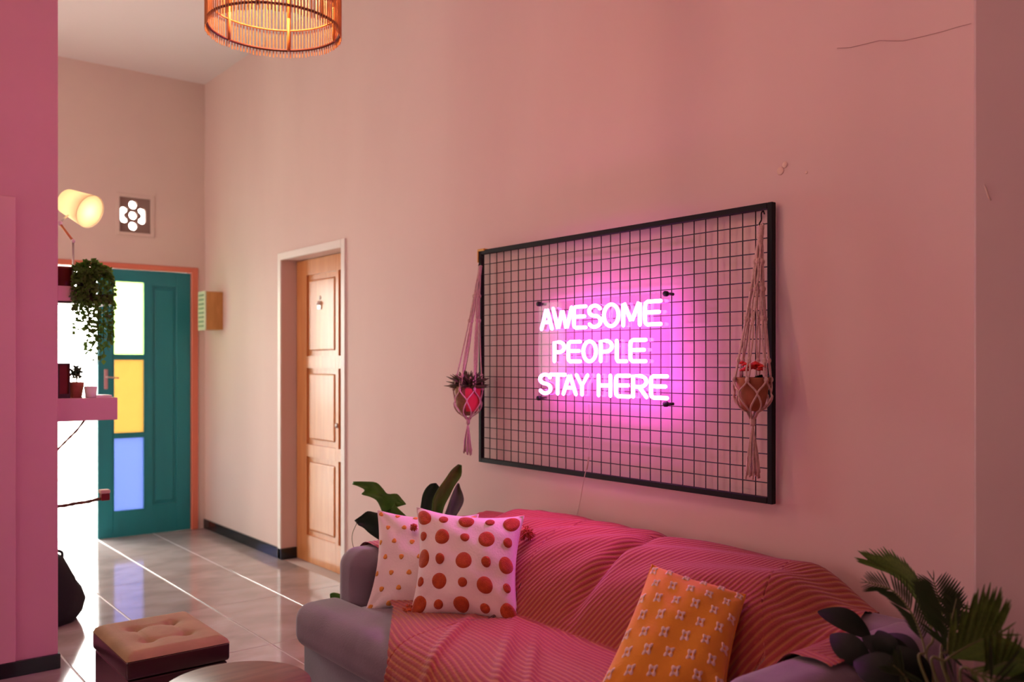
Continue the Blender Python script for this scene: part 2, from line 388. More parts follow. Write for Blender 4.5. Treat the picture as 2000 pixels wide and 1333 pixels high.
# rest of the shell, behind the camera
struct('wall_rear', box(B(), LX-.1, WX+.1, RY-.15, RY, 0, CZ), M['pinkwall'])
bm = B(); box(bm, LX-.15, LX, RY, 2.0, 0, CZ); box(bm, LX-.15, LX, 4.0, PY0, 0, CZ); box(bm, LX-.15, LX, 2.0, 4.0, 0, 0.9); box(bm, LX-.15, LX, 2.0, 4.0, 2.6, CZ)
struct('wall_side', bm, M['pinkwall'])
struct('added_curtain_1', box(B(), LX-.10, LX-.09, 2.0, 4.0, 0.9, 2.6), M['curtain'])  # unseen curtain added to shut sky light out of the opening
bm = B(); box(bm, -1.0, -0.85, PY1, 5.2, 0, CZ); box(bm, -1.0, -0.85, 7.0, FY, 0, CZ); box(bm, -1.0, -0.85, 5.2, 7.0, 0, 1.2); box(bm, -1.0, -0.85, 5.2, 7.0, 2.8, CZ)
struct('wall_hall', bm, M['wall_far'])
struct('added_curtain_2', box(B(), -.94, -.93, 5.2, 7.0, 1.2, 2.8), M['curtain'])  # unseen hall curtain, likewise added to keep sky light out
# projecting wall at the right edge
CX = 2.376
cy = onX(1900, 700, CX).y
struct('wall_projection', box(B(), CX, WX+.02, RY, cy, 0, CZ, .008, 2), M['wallcol'])
pts = [onX(x, y, CX-.0008) for x, y in ((1922, 360), (1927, 372), (1931, 384), (1935, 391))]
obj('paint_chip', tube(B(), pts, [.001, .0022, .0016, .002], 6), M['patch'], bpy.data.objects['wall_projection'], True)
# skirting along the long wall
bm = B(); box(bm, WX-.012, WX+.02, D2b+.052, FY, 0, .078, .002, 1); box(bm, WX-.012, WX+.11, D2b-.012, D2b+.05, 0, .078, .002, 1); box(bm, WX-.012, WX, cy, D2a-.05, 0, .078, .002, 1)
struct('baseboard_right', bm, M['base'])

# ---- coral front door frame, teal leaf
bm = B()
box(bm, FXb-.055, FXb, FY-.012, FY+.12, 0, FT, .004, 1); box(bm, FXa-.055, FXa, FY-.012, FY+.12, 0, FT, .004, 1)
box(bm, FXa, FXb-.055, FY-.012, FY+.12, FT-.045, FT, .004, 1)
struct('trim_1', bm, M['coral'])
Lx0, Lx1, Lz0, Lz1 = onY(192, 700, FY).x, FXb-.057, .002, FT-.048
yf, yb = FY+.015, FY+.055
px0, px1 = onY(222, 700, FY).x, onY(284, 700, FY).x
pz = [(2.065, 1.465), (1.435, .832), (.803, .205)]
qx0, qx1, qz0, qz1 = onY(299, 700, FY).x, onY(346, 700, FY).x, onY(320, 985, FY).z, onY(320, 560, FY).z
bm = B()
box(bm, Lx0, px0, yf, yb, Lz0, Lz1, .003, 1); box(bm, px1, qx0, yf, yb, Lz0, Lz1); box(bm, qx1, Lx1, yf, yb, Lz0, Lz1, .003, 1)
zs = [Lz1]+[z for p in pz for z in p]+[Lz0]
for i in range(0, 8, 2): box(bm, px0, px1, yf, yb, zs[i+1], zs[i])
box(bm, qx0, qx1, yf, yb, qz1, Lz1); box(bm, qx0, qx1, yf, yb, Lz0, qz0)
door1 = sstruct(obj('door_1', bm, M['teal']))
bm = B(); box(bm, qx0, qx1, yf+.013, yb-.005, qz0, qz1); box(bm, qx0+.022, qx1-.022, yf+.006, yf+.015, qz0+.025, qz1-.025, .004, 1)
obj('door_panel', bm, M['teal'], door1)
for k_, (a, b2) in zip(('pane_green', 'pane_yellow', 'pane_blue'), pz):
    g = obj('glass_pane', box(B(), px0, px1, yf+.016, yf+.021, b2, a), M[k_], door1)
    g['label'] = {'pane_green': 'lime green glass pane', 'pane_yellow': 'amber yellow glass pane', 'pane_blue': 'pale blue glass pane'}[k_]
    bm = B(); w_ = .007
    box(bm, px0, px0+w_, yf-.004, yf+.02, b2, a); box(bm, px1-w_, px1, yf-.004, yf+.02, b2, a)
    box(bm, px0+w_, px1-w_, yf-.004, yf+.02, a-w_, a); box(bm, px0+w_, px1-w_, yf-.004, yf+.02, b2, b2+w_)
    obj('glazing_bead', bm, M['teal'], g)
hp = onY(208, 740, FY)
bm = B(); box(bm, hp.x-.014, hp.x+.014, yf-.006, yf+.002, hp.z-.085, hp.z+.075, .003, 1)
hd = obj('handle_plate', bm, M['plate'], door1)
tube(bm := B(), catmull([(hp.x, yf, hp.z+.01), (hp.x, yf-.045, hp.z+.012), (hp.x+.02, yf-.052, hp.z+.01), (hp.x+.085, yf-.050, hp.z+.004)], 4), .006, 8)
obj('door_handle', bm, M['plate'], hd, True)
# second leaf of the front door, swung open outside
bm = B(); box(bm, FXa+.002, FXa+.042, FY+.06, FY+.80, .012, FT-.05, .003, 1)
box(bm, FXa+.04, FXa+.05, FY+.2, FY+.68, .25, 1.95, .004, 1)
struct('door_4', bm, M['teal'])

# ---- varnished side door in its white lined reveal
dx = WX+.11
bm = B(); tb = .052
box(bm, WX-.012, WX+.004, D2b, D2b+tb, 0, D2t+tb, .003, 1); box(bm, WX-.012, WX+.004, D2a-tb, D2a, 0, D2t+tb, .003, 1); box(bm, WX-.012, WX+.004, D2a, D2b, D2t, D2t+tb, .003, 1)
struct('trim_2', bm, M['white'])
rows = [(2.02, 1.45), (1.365, .83), (.745, .19)]
c1, c2 = (5.405, 5.845), (5.19, 5.365)
bm = B(); t0, t1 = dx, dx+.04
ys = [D2a+.004, c2[0], c2[1], c1[0], c1[1], D2b-.004]
for i in (0, 2, 4): box(bm, t0, t1, ys[i], ys[i+1], .001, D2t-.005, .0015, 1)
for (a, b2) in (c2, c1):
    zz = [D2t-.005]+[z for r in rows for z in r]+[.001]
    for i in range(0, 8, 2): box(bm, t0, t1, a, b2, zz[i+1], zz[i])
door2 = sstruct(obj('door_2', bm, M['door_wood']))
for (a, b2) in (c2, c1):
    for (zt_, zb_) in rows:
        p_ = obj('door_panel', box(B(), t0+.016, t1-.006, a, b2, zb_, zt_), M['door_wood'], door2)
        bm = B(); s = .028 if b2-a > .3 else .02
        box(bm, t0+.004, t0+.018, a+s, b2-s, zb_+s+.01, zt_-s-.01, .010, 2)
        obj('raised_field', bm, M['door_wood'], p_)
bm = B(); lathe(bm, [(.017, 0), (.017, .006), (.006, .012)], (t0, 5.385, 1.4-122*5.95/1745), 14, axis=(-1, 0, 0))
obj('lock_rosette', bm, M['chrome'], door2, True)
struct('wall_leak_stop', box(B(), WX+.9, WX+1.0, D2a-.6, D2b+.6, -.1, 2.6), M['wall_far'])  # added behind the side door to stop outdoor light leaking under it
bm = B(); box(bm, WX+TH, WX+.9, D2a-.6, D2a-.5, -.1, 2.6); box(bm, WX+TH, WX+.9, D2b+.5, D2b+.6, -.1, 2.6); box(bm, WX+TH, WX+1.0, D2a-.6, D2b+.6, 2.6, 2.7); box(bm, WX+TH-.02, WX+1.0, D2a-.6, D2b+.6, -.12, -.1)
struct('wall_leak_box', bm, M['wall_far'])  # rest of the added unseen box that keeps outdoor light out
# little white person sign on the upper panel
sg = onX(624, 592, t0); lathe_c = (t0+.004, sg.y, sg.z+.035)
bm = B(); ball(bm, lathe_c, .017, (.35, 1, 1)); tube(bm, [(t0+.002, sg.y, sg.z+.012), (t0+.002, sg.y, sg.z-.012)], [.016, .026], 12)
obj('figure_sign', bm, M['white'], door2, True, 'small white person shaped sign')
bm = B(); box(bm, t0-.004, t0+.004, sg.y-.024, sg.y+.024, sg.z-.045, sg.z-.016, .002, 1)
obj('sign_plate', bm, M['chrome'], door2)

# ---- pierced ventilation block
def holes_block(name, x0, x1, z0, z1, y0, y1, holes, material, parent):
    cu = bpy.data.curves.new(name, 'CURVE'); cu.dimensions = '2D'; cu.fill_mode = 'BOTH'; cu.extrude = (y1-y0)/2
    for poly in [[(x0, z0), (x1, z0), (x1, z1), (x0, z1)]]+holes:
        s = cu.splines.new('POLY'); s.points.add(len(poly)-1); s.use_cyclic_u = True
        for p, (a, b2) in zip(s.points, poly): p.co = (a, b2, 0, 1)
    t = bpy.data.objects.new('tmp', cu); COL.objects.link(t)
    bpy.context.view_layer.update()
    me = bpy.data.meshes.new_from_object(t); bpy.data.objects.remove(t)
    me.transform(Matrix.Translation((0, (y0+y1)/2, 0)) @ Matrix.Rotation(PI/2, 4, 'X') @ Matrix.Scale(1, 4))
    if parent is not None: me.transform(Matrix.Translation(-ORG[parent]))
    return link(name, me, material, parent)
vt = thing('ventilation_block', 'small square pierced ventilation block with a flower of holes high above the front door', 'vent', ((Vx0+Vx1)/2, FY, Vz0))
ux, uz = (Vx1-Vx0), (Vz1-Vz0); cxv, czv = (Vx0+Vx1)/2-.012, (Vz0+Vz1)/2
def circ(cx, cz, r, n=14, sx=1): return [(cx+r*sx*math.cos(2*PI*k/n), cz+r*math.sin(2*PI*k/n)) for k in range(n)]
R0 = .036
side = lambda s: [(cxv+s*a*ux/.25, czv+b2) for a, b2 in ((.040, .050), (.062, .064), (.088, .060), (.098, .044), (.099, 0), (.098, -.044), (.088, -.060), (.062, -.064), (.040, -.050), (.042, -.032), (.062, -.014), (.066, 0), (.062, .014), (.042, .032))]
hl = [circ(cxv, czv, .032), circ(cxv, czv+.086, .033), circ(cxv, czv-.086, .034), side(1), side(-1)]
holes_block('pierced_face', Vx0+.004, Vx1-.004, Vz0+.004, Vz1-.004, FY+.015, FY+.055, hl, M['blockgrey'], vt)
bm = B(); f_ = .024
box(bm, Vx0-f_, Vx0+.004, FY-.008, FY+.06, Vz0-f_, Vz1+f_, .002, 1); box(bm, Vx1-.004, Vx1+f_, FY-.008, FY+.06, Vz0-f_, Vz1+f_, .002, 1)
box(bm, Vx0+.004, Vx1-.004, FY-.008, FY+.06, Vz1-.004, Vz1+f_, .002, 1); box(bm, Vx0+.004, Vx1-.004, FY-.008, FY+.06, Vz0-f_, Vz0+.004, .002, 1)
obj('plaster_surround', bm, M['wall_far'], vt)

# ================================================================== OUTSIDE
struct('outside_ground', box(B(), -6, 9, FY+.2, FY+16, -.16, -.04), M['outside'])  # paved terrace ground outside the front doorway
gw = thing('garden_wall', 'low pale garden wall outside the open doorway', 'wall', (1.5, 12.0, -.04))
bm = B(); box(bm, -4, 7, 12.0, 12.15, -.04, .75, .01, 1); obj('wall_body', bm, M['outside'], gw)
bm = B(); box(bm, -4, 7, 11.97, 12.18, .75, .80, .006, 1); obj('coping', bm, M['outside'], gw)
for i in range(11):
    bm = B(); tube(bm, [(1.2+i*.16, 12.07, .80), (1.2+i*.16, 12.07, 1.22)], .012, 6); obj('railing_bar', bm, M['paleend'], gw)
bm = B(); tube(bm, [(1.1, 12.07, 1.22), (3.0, 12.07, 1.22)], .018, 6); obj('railing_top', bm, M['paleend'], gw)
def leaf_cloud(bm, c, rad, n, s, rnd):
    for _ in range(n):
        d = V((rnd.gauss(0, 1), rnd.gauss(0, 1), rnd.gauss(0, 1))).normalized()*(rnd.random()**.4)
        p = V((c[0]+d.x*rad[0], c[1]+d.y*rad[1], c[2]+d.z*rad[2]))
        u = V((rnd.uniform(-1, 1), rnd.uniform(-1, 1), rnd.uniform(-1, 1))).normalized(); w = u.orthogonal().normalized()
        ss = s*rnd.uniform(.7, 1.3)
        vs = [bm.verts.new(p+u*ss), bm.verts.new(p+w*ss*.45), bm.verts.new(p-u*ss), bm.verts.new(p-w*ss*.45)]
        bm.faces.new(vs)
rnd = random.Random(3)
for (x, y, z, rx, rz, lab) in ((2.0, 13.2, .98, .42, .38, 'leafy green shrub beyond the garden wall, seen through the open doorway'),
                               (4.2, 14.0, 1.3, .7, .8, 'taller green shrub beyond the garden wall, behind the glazed door leaf')):
    t = thing('garden_shrub', lab, 'shrub', (x, y, -.04))
    bm = B(); leaf_cloud(bm, (x, y, z), (rx, .5, rz), 900, .06, rnd); o = obj('foliage', bm, M['shrub'], t); o['kind'] = 'stuff'
    bm = B(); tube(bm, [(x, y, -.04), (x+.03, y, z*.5), (x, y, z)], [.04, .03, .015], 7); obj('trunk', bm, M['branch'], t, True)

# ================================================================== SOFA
SY0, SY1 = 1.19, 3.345          # sofa ends
AI0, AI1 = 1.40, 3.14           # inner faces of the arms
SFX, SBX = 1.53, 2.60
sofa = thing('sofa', 'two seat grey lavender fabric sofa against the pink lit wall under the neon sign', 'sofa', ((SFX+SBX)/2, (SY0+SY1)/2, 0))
obj('base', box(B(), 1.575, SBX-.01, SY0+.02, SY1-.005, .07, .29, .02, 3), M['sofa'], sofa, True)
def puff(o, h):
    t = (1-(o.x/h[0])**2)*(1-(o.y/h[1])**2)
    return V((o.x, o.y, o.z+(0.016*max(t, 0)**.5 if o.z > 0 else 0)))
# T shaped seat cushion: ears run past the arms' fronts
bm = B(); rounded(bm, 1.58, 2.12, AI0+.004, AI1-.004, .27, .445, .05, 10, 4, puff)
rounded(bm, SFX-.005, 1.745, SY0, SY1, .27, .447, .065, 10, 4, lambda o, h: V((o.x, o.y, o.z+(.012*max(0, 1-(o.y/h[1])**2)**.5*(o.x/h[0]+1)/2 if o.z > 0 else 0))))
obj('seat_cushion', bm, M['sofa'], sofa, True)
for (a, b2) in ((SY0, AI0), (AI1, SY1)):
    bm = B(); rounded(bm, 1.715, SBX-.02, a, b2, .07, .645, .075, 8, 5)
    obj('arm', bm, M['sofa'], sofa, True)
obj('backrest', rounded(B(), 2.40, SBX, SY0+.01, SY1-.01, .07, .64, .05, 6, 4), M['sofa'], sofa, True)
for (a, b2) in ((1.53, 2.235), (2.305, 3.07)):
    bm = B(); rounded(bm, -.11, .11, a, b2, -.16, .15, .09, 8, 5, lambda o, h: V((o.x-(.03*max(0, (1-(o.y/h[1])**2)*(1-(o.z/h[2])**2)) if o.x < 0 else 0), o.y, o.z)))
    bmesh.ops.transform(bm, matrix=Matrix.Translation((2.325, 0, .535)) @ Matrix.Rotation(math.radians(28), 4, 'Y'), verts=bm.verts)
    obj('back_cushion', bm, M['sofa'], sofa, True)
for x in (1.64, 2.53):
    for y in (SY0+.08, SY1-.08):
        bm = B(); lathe(bm, [(.018, 0), (.026, .075)], (x, y, 0), 14); obj('leg', bm, M['darkwood'], sofa, True)

# ---- ribbed throw draped over back, seat and the rear of both arms
profA = [(2.635, .40), (2.640, .60), (2.622, .70), (2.565, .740), (2.50, .750), (2.42, .752), (2.33, .742), (2.25, .710), (2.17, .650), (2.10, .575), (2.055, .510), (2.03, .480), (1.99, .473), (1.90, .478), (1.75, .480), (1.62, .470), (1.55, .440), (1.512, .38), (1.508, .30), (1.510, .22), (1.512, .14)]
ca = catmull([V((x, 0, z)) for x, z in profA], 16)
ca = [(p.x, p.z) for p in ca]
def armz(x):
    return .662 if x < 2.2 else lerp(.662, .672, smst(2.2, 2.5, x))
NY = 900; yA, yB = 3.335, 1.205
def xend(y):
    if y > 3.12: return 1.83
    if y > 2.88: return lerp(1.73, 1.83, (y-2.88)/.24)
    if y > 2.56: return lerp(1.52, 1.73, (y-2.56)/.32)
    if y > 1.50: return None
    return lerp(1.99, 1.60, smst(1.38, 1.50, y))
NT = 330
arr = np.array(ca); seg = np.sqrt((np.diff(arr, axis=0)**2).sum(1)); cum = np.concatenate([[0], np.cumsum(seg)]); LT = cum[-1]
def s_of_x(x):     # arc length where the profile first reaches x on its way forward
    for i in range(40, len(arr)):
        if arr[i, 0] <= x: return cum[i]
    return LT
verts = np.zeros((NY, NT, 3)); uvs = np.zeros((NY, NT, 2))
def nst(a, b2, x):
    t_ = np.clip((x-a)/(b2-a), 0, 1); return t_*t_*(3-2*t_)
for i in range(NY):
    f = i/(NY-1); yr = lerp(yA, yB, f)
    xe_ = xend(yr); se = LT-.03*math.sin(yr*9) if xe_ is None else s_of_x(xe_)
    s = np.linspace(0, se, NT)
    X = np.interp(s, cum, arr[:, 0]); Z = np.interp(s, cum, arr[:, 1])
    # the near end is gathered towards the back cushion and runs out over the arm further down
    yend = np.interp(s, [0, .30, .50, .70, .85, 3], [1.50, 1.47, 1.42, 1.34, 1.24, 1.22])
    y = yA+(yend-yA)*f
    arm = np.where(y < 2, 1-nst(AI0-.002, AI0+.016, y), nst(AI1-.016, AI1+.002, y))
    dip = np.exp(-((y-2.27)/.035)**2)
    endd = np.where(y < 2, 1-nst(1.44, 1.66, y), nst(3.02, 3.16, y))
    upper = np.clip((Z-.50)/.22, 0, 1)*(X > 2.04)
    Z = Z-upper*(.030*dip+np.where(y < 2, .105, .075*(1-.3*arm))*endd)
    X = X+np.where(X < 2.5, upper*.045*dip, 0)
    bul = np.maximum(0, np.where(y < 2.27, np.sin((y-1.45)/.82*PI), np.sin((y-2.27)/.86*PI)))
    X = X-np.where((X < 2.5) & (X > 2.03), np.sin(np.clip((X-2.03)/.42, 0, 1)*PI)*.030*bul, 0)
    za = .651+.018*np.clip((X-2.2)/.3, 0, 1)
    ex = np.where(y < 2, np.abs(y-(SY0+AI0)/2)-((AI0-SY0)/2-.075), np.abs(y-(SY1+AI1)/2)-((SY1-AI1)/2-.075)); ex = np.clip(ex, 0, .0735); za = za-.075+np.sqrt(.075**2-ex**2)
    Z = np.where((X < 2.50) & (Z < za), Z*(1-arm)+np.maximum(Z, za)*arm, Z)
    d = np.clip((2.05-X)/.25, 0, 1)
    fold = .010*np.exp(-((y-(2.70-.75*(2.0-X)))/.022)**2)+.011*np.exp(-((y-(2.50-1.05*(2.0-X)))/.026)**2)+.009*np.exp(-((y-(2.38-1.1*(2.0-X)))/.02)**2)
    Z = Z+fold*d*(1-arm)*(Z > .40)
    X = X-np.abs(.010*np.sin(y*26+.6*np.sin(y*11))*np.clip((.42-Z)/.15, 0, 1)*(X < 1.6))
    Z = Z+.006*np.sin((y*1.0+X*1.6)*21+2*np.sin(y*5))*upper
    verts[i, :, 0] = X; verts[i, :, 1] = y; verts[i, :, 2] = Z
    uvs[i, :, 0] = ((.5-.3*(1-nst(1.5, 1.95, y)))*(s-.9)+(3.4-y)*0.97)/.0205; uvs[i, :, 1] = s
sgrid = uvs[:, :, 1]; ygrid = verts[:, :, 1]
seatw = (sgrid > s_of_x(2.035)).astype(float)
ribS = (sgrid*0.97-(3.4-ygrid)*0.18+.01*np.sin(ygrid*14))/.0195
uvs[:, :, 0] = uvs[:, :, 0]*(1-seatw)+(ribS+38)*seatw
# rib relief along the surface normal
gu = np.gradient(verts, axis=0); gv = np.gradient(verts, axis=1); nrm = np.cross(gu, gv)
nrm /= (np.linalg.norm(nrm, axis=2, keepdims=True)+1e-12)
if nrm[NY//2, NT//2, 2] < 0: nrm = -nrm
rel = (np.abs((uvs[:, :, 0] % 1)-.5)*2)
verts += nrm*(.0048*np.sqrt(np.clip(rel, 0, 1))[:, :, None]+.004)
org = V((2.1, 2.27, .14))
vl = (verts.reshape(-1, 3)-np.array(org)).tolist()
idx = np.arange(NY*NT).reshape(NY, NT)
fc = np.stack([idx[:-1, :-1], idx[1:, :-1], idx[1:, 1:], idx[:-1, 1:]], axis=-1).reshape(-1, 4)
me = bpy.data.meshes.new('throw_blanket'); me.from_pydata(vl, [], fc.tolist())
ul = me.uv_layers.new(name='UVMap'); lv = np.zeros(len(me.loops), dtype=np.int32); me.loops.foreach_get('vertex_index', lv)
ul.data.foreach_set('uv', uvs.reshape(-1, 2)[lv].ravel().astype(np.float32))
me.polygons.foreach_set('use_smooth', np.ones(len(me.polygons), dtype=bool)); me.update()
thr = link('throw_blanket', me, M['throw']); thr.location = org
tag(thr, 'rust red ribbed throw with mustard grooves draped over the sofa back and seat', 'throw')

# ---- scatter cushions
class Pillow:
    """bilinear corner quad with a bulge; tl, tr, br, bl world points"""
    def __init__(s, tl, tr, br, bl, thick, pinch=.10, seed=1):
        s.c = [V(p) for p in (tl, tr, br, bl)]; s.t = thick; s.p = pinch
        s.n = ((s.c[1]-s.c[0]).cross(s.c[3]-s.c[0])).normalized()
        if s.n.dot(V((0, 0, CH))-s.c[0]) < 0: s.n = -s.n
        r = random.Random(seed); s.ph = [r.uniform(0, 6) for _ in range(6)]
    def at(s, u, v, side=1, off=0):
        pu = u*(1-s.p*(1-v*v)*abs(u)**1.5); pv = v*(1-s.p*(1-u*u)*abs(v)**1.5)
        a, b2 = (pu+1)/2, (pv+1)/2                       # v=-1 top
        q = s.c[0]*(1-a)*(1-b2)+s.c[1]*a*(1-b2)+s.c[2]*a*b2+s.c[3]*(1-a)*b2
        e = max(0, (1-u*u)*(1-v*v)); h = s.t/2*(e**.42)
        # creases running in from the corners and edges
        h += .0045*math.sin(7*u+4*v+s.ph[0])*e**.5+.003*math.sin(11*v-6*u+s.ph[1])*e**.5
        h -= .007*math.exp(-((abs(u)-abs(v))/.10)**2)*smst(.45, .8, min(abs(u), abs(v)))*(e > 0)
        return q+s.n*side*(h+off)
    def mesh(s, n=40):
        bm = B(); g = {}
        cc = [math.sin((-1+2*i/n)*PI/2) for i in range(n+1)]
        for side in (1, -1):
            for i in range(n+1):
                for j in range(n+1):
                    if side == -1 and (i in (0, n) or j in (0, n)): g[(side, i, j)] = g[(1, i, j)]; continue
                    g[(side, i, j)] = bm.verts.new(s.at(cc[i], cc[j], side))
            for i in range(n):
                for j in range(n): bm.faces.new((g[(side, i, j)], g[(side, i+1, j)], g[(side, i+1, j+1)], g[(side, i, j+1)]))
        return bm
    def edge(s, r=.004, n=30):
        pts = []
        for (u0, v0, u1, v1) in ((-1, -1, 1, -1), (1, -1, 1, 1), (1, 1, -1, 1), (-1, 1, -1, -1)):
            pts += [s.at(lerp(u0, u1, k/n), lerp(v0, v1, k/n)) for k in range(n)]
        return tube(B(), pts, r, 6, closed=True)
    def disc(s, u, v, ru, rv, off=.006, n=14, wob=.08, rnd=random):
        bm = B(); c = bm.verts.new(s.at(u, v, 1, off)); rings = []
        for f, o in ((.5, off), (.85, off*.8), (1, 0)):
            ring = []
            for k in range(n):
                a = 2*PI*k/n; w_ = 1+wob*math.sin(3*a+u*9+v*5)
                uu = max(-.995, min(.995, u+ru*f*w_*math.cos(a))); vv = max(-.995, min(.995, v+rv*f*w_*math.sin(a)))
                ring.append(bm.verts.new(s.at(uu, vv, 1, o)))
            rings.append(ring)
        for k in range(n): bm.faces.new((c, rings[0][k], rings[0][(k+1) % n]))
        for a_, b_ in zip(rings, rings[1:]):
            for k in range(n): bm.faces.new((a_[k], a_[(k+1) % n], b_[(k+1) % n], b_[k]))
        return bm
    def star(s, u, v, r, ang=.785, off=.006):
        """four petalled ring with an open centre"""
        bm = B(); n = 24; outer, mid, inner = [], [], []
        for k in range(n):
            a = 2*PI*k/n; R = r*(.50+.50*abs(math.cos(2*(a)))**2.2)
            def q(rr, o):
                uu = max(-.995, min(.995, u+rr*math.cos(a+ang))); vv = max(-.995, min(.995, v+rr*math.sin(a+ang)))
                return bm.verts.new(s.at(uu, vv, 1, o))
            outer.append(q(R, 0)); mid.append(q((R+.22*r)/2, off)); inner.append(q(.24*r, 0))
        for a_, b_ in ((outer, mid), (mid, inner)):
            for k in range(n): bm.faces.new((a_[k], a_[(k+1) % n], b_[(k+1) % n], b_[k]))
        return bm
def centre(p): c = sum(p.c, V((0, 0, 0)))/4; c.z = min(q.z for q in p.c); return c
def pompom(t, c, r, seed, material):
    rnd = random.Random(seed); bm = B()
    ball(bm, c, r*.55, sub=2)
    for _ in range(70):
        d = V((rnd.gauss(0, 1), rnd.gauss(0, 1), rnd.gauss(0, 1))).normalized()
        tube(bm, [V(c)+d*r*.3, V(c)+d*r*rnd.uniform(.85, 1.1)+V((0, 0, -r*.15))], [.0028, .0016], 4)
    obj('tassel', bm, material, t, True)

# back cushion first (with small gold dots), then the rust dotted one in front
pb = Pillow(P(738, 998, 3.66), P(934, 1006, 3.60), P(927, 1204, 3.43), P(714, 1196, 3.46), .14, .13, 4)
t = thing('scatter_cushion', 'white cushion with small gold tufted dots, behind the rust dotted cushion', 'cushion', centre(pb))
obj('cover', pb.mesh(), M['cotton'], t, True); obj('piping', pb.edge(.0035), M['cotton'], t, True)
rnd = random.Random(5)
for j in range(7):
    for i in range(6):
        u = -.93+i*.37+(.185 if j % 2 else 0); v = -.93+j*.31
        if abs(u) > .96 or abs(v) > .96: continue
        obj('tufted_dot', pb.disc(u, v, .052, .052, .004, 10, .12), M['gold'], t, True)
pf = Pillow(P(814, 992, 3.50), P(1023, 1009, 3.42), P(1014, 1226, 3.23), P(800, 1208, 3.28), .165, .125, 2)
t = thing('scatter_cushion', 'white cushion with big rust red tufted dots and red corner tassels', 'cushion', centre(pf))
obj('cover', pf.mesh(), M['cotton'], t, True); obj('piping', pf.edge(.0035), M['cotton'], t, True)
us = [-.85, -.44, .0, .42, .84]; vs_ = [-.80, -.40, .02, .42, .84]
for j, v in enumerate(vs_):
    for i, u in enumerate(us):
        big = (i+j) % 2 == 0
        r = .155 if big else .088
        r *= rnd.uniform(.93, 1.06)
        obj('tufted_dot', pf.disc(u+rnd.uniform(-.015, .015), v+rnd.uniform(-.015, .015), r, r*1.03, .007, 24, .02), M['rust'], t, True)
pompom(t, P(1028, 1040, 3.46), .034, 1, M['rust']); pompom(t, P(990, 1226, 3.215), .032, 2, M['rust']); pompom(t, P(800, 1196, 3.30), .034, 3, M['rust'])
pompom(t, P(808, 1030, 3.52), .016, 4, M['rust'])
pm = Pillow(P(1274, 1104, 2.76), P(1456, 1163, 2.64), P(1412, 1392, 2.36), P(1150, 1385, 2.43), .17, .075, 9)
t = thing('scatter_cushion', 'mustard yellow cushion embroidered with small cream flowers, near the right arm', 'cushion', centre(pm))
obj('cover', pm.mesh(48), M['mustard'], t, True); obj('piping', pm.edge(.003), M['mustard'], t, True)
for j in range(8):
    for i in range(6):
        u = -.90+i*.36+(.18 if j % 2 else 0); v = -.90+j*.258
        if abs(u) > .95 or abs(v) > .95: continue
        obj('embroidered_flower', pm.star(u, v, .098), M['stitch'], t, True)

# ================================================================== WALL GRID
GX = 2.645
gy1, gy0 = onX(938, 700, GX).y, onX(1512, 700, GX).y
gz1 = (onX(938, 489, GX).z+onX(1512, 396, GX).z)/2; gz0 = (onX(938, 903, GX).z+onX(1512, 985, GX).z)/2
grid = thing('wall_grid_panel', 'large black wire mesh panel with square black frame hung on the long wall', 'wall panel', (GX, (gy0+gy1)/2, gz0))
fb = .022
for nm, a in (('frame_bar', (gy0, gy0+fb, gz0, gz1)), ('frame_bar', (gy1-fb, gy1, gz0, gz1)), ('frame_bar', (gy0+fb, gy1-fb, gz1-fb, gz1)), ('frame_bar', (gy0+fb, gy1-fb, gz0, gz0+fb))):
    obj(nm, box(B(), GX-.011, GX+.011, a[0], a[1], a[2], a[3], .002, 1), M['black'], grid)
NV, NH = 30, 20
iy0, iy1, iz0, iz1 = gy0+fb, gy1-fb, gz0+fb, gz1-fb
bm = B(); tube(bm, [(0, 0, iz0-.004), (0, 0, iz1+.004)], .0021, 6); mv = bpy.data.meshes.new('wire'); [setattr(f, 'smooth', True) for f in bm.faces]; bm.to_mesh(mv); bm.free()
bm = B(); tube(bm, [(0, iy0-.004, 0), (0, iy1+.004, 0)], .0021, 6); mh = bpy.data.meshes.new('wire'); [setattr(f, 'smooth', True) for f in bm.faces]; bm.to_mesh(mh); bm.free()
for k in range(1, NV): o = link('wire', mv, M['black'], grid); o.location = V((GX+.0015, iy0+(iy1-iy0)*k/NV, 0))-ORG[grid]
for k in range(1, NH): o = link('wire', mh, M['black'], grid); o.location = V((GX-.0020, 0, iz0+(iz1-iz0)*k/NH))-ORG[grid]
for y in (gy0+.12, gy1-.12):
    for z in (gz0+.011, gz1-.011):
        bm = B(); tube(bm, [(GX+.008, y, z), (WX, y, z)], .006, 8); obj('wall_bracket', bm, M['black'], grid, True)

bm = B(); box(bm, GX-.016, GX+.013, gy1-.050, gy1+.004, gz1-.006, gz1+.006, .002, 1); box(bm, GX-.016, GX+.013, gy1-.003, gy1+.005, gz1-.060, gz1, .002, 1)
bc_ = obj('corner_bracket', bm, mat('worn_brass', (0.55, 0.28, 0.07), 0.4, metal=.7), grid); bc_['label'] = 'worn brass corner bracket'

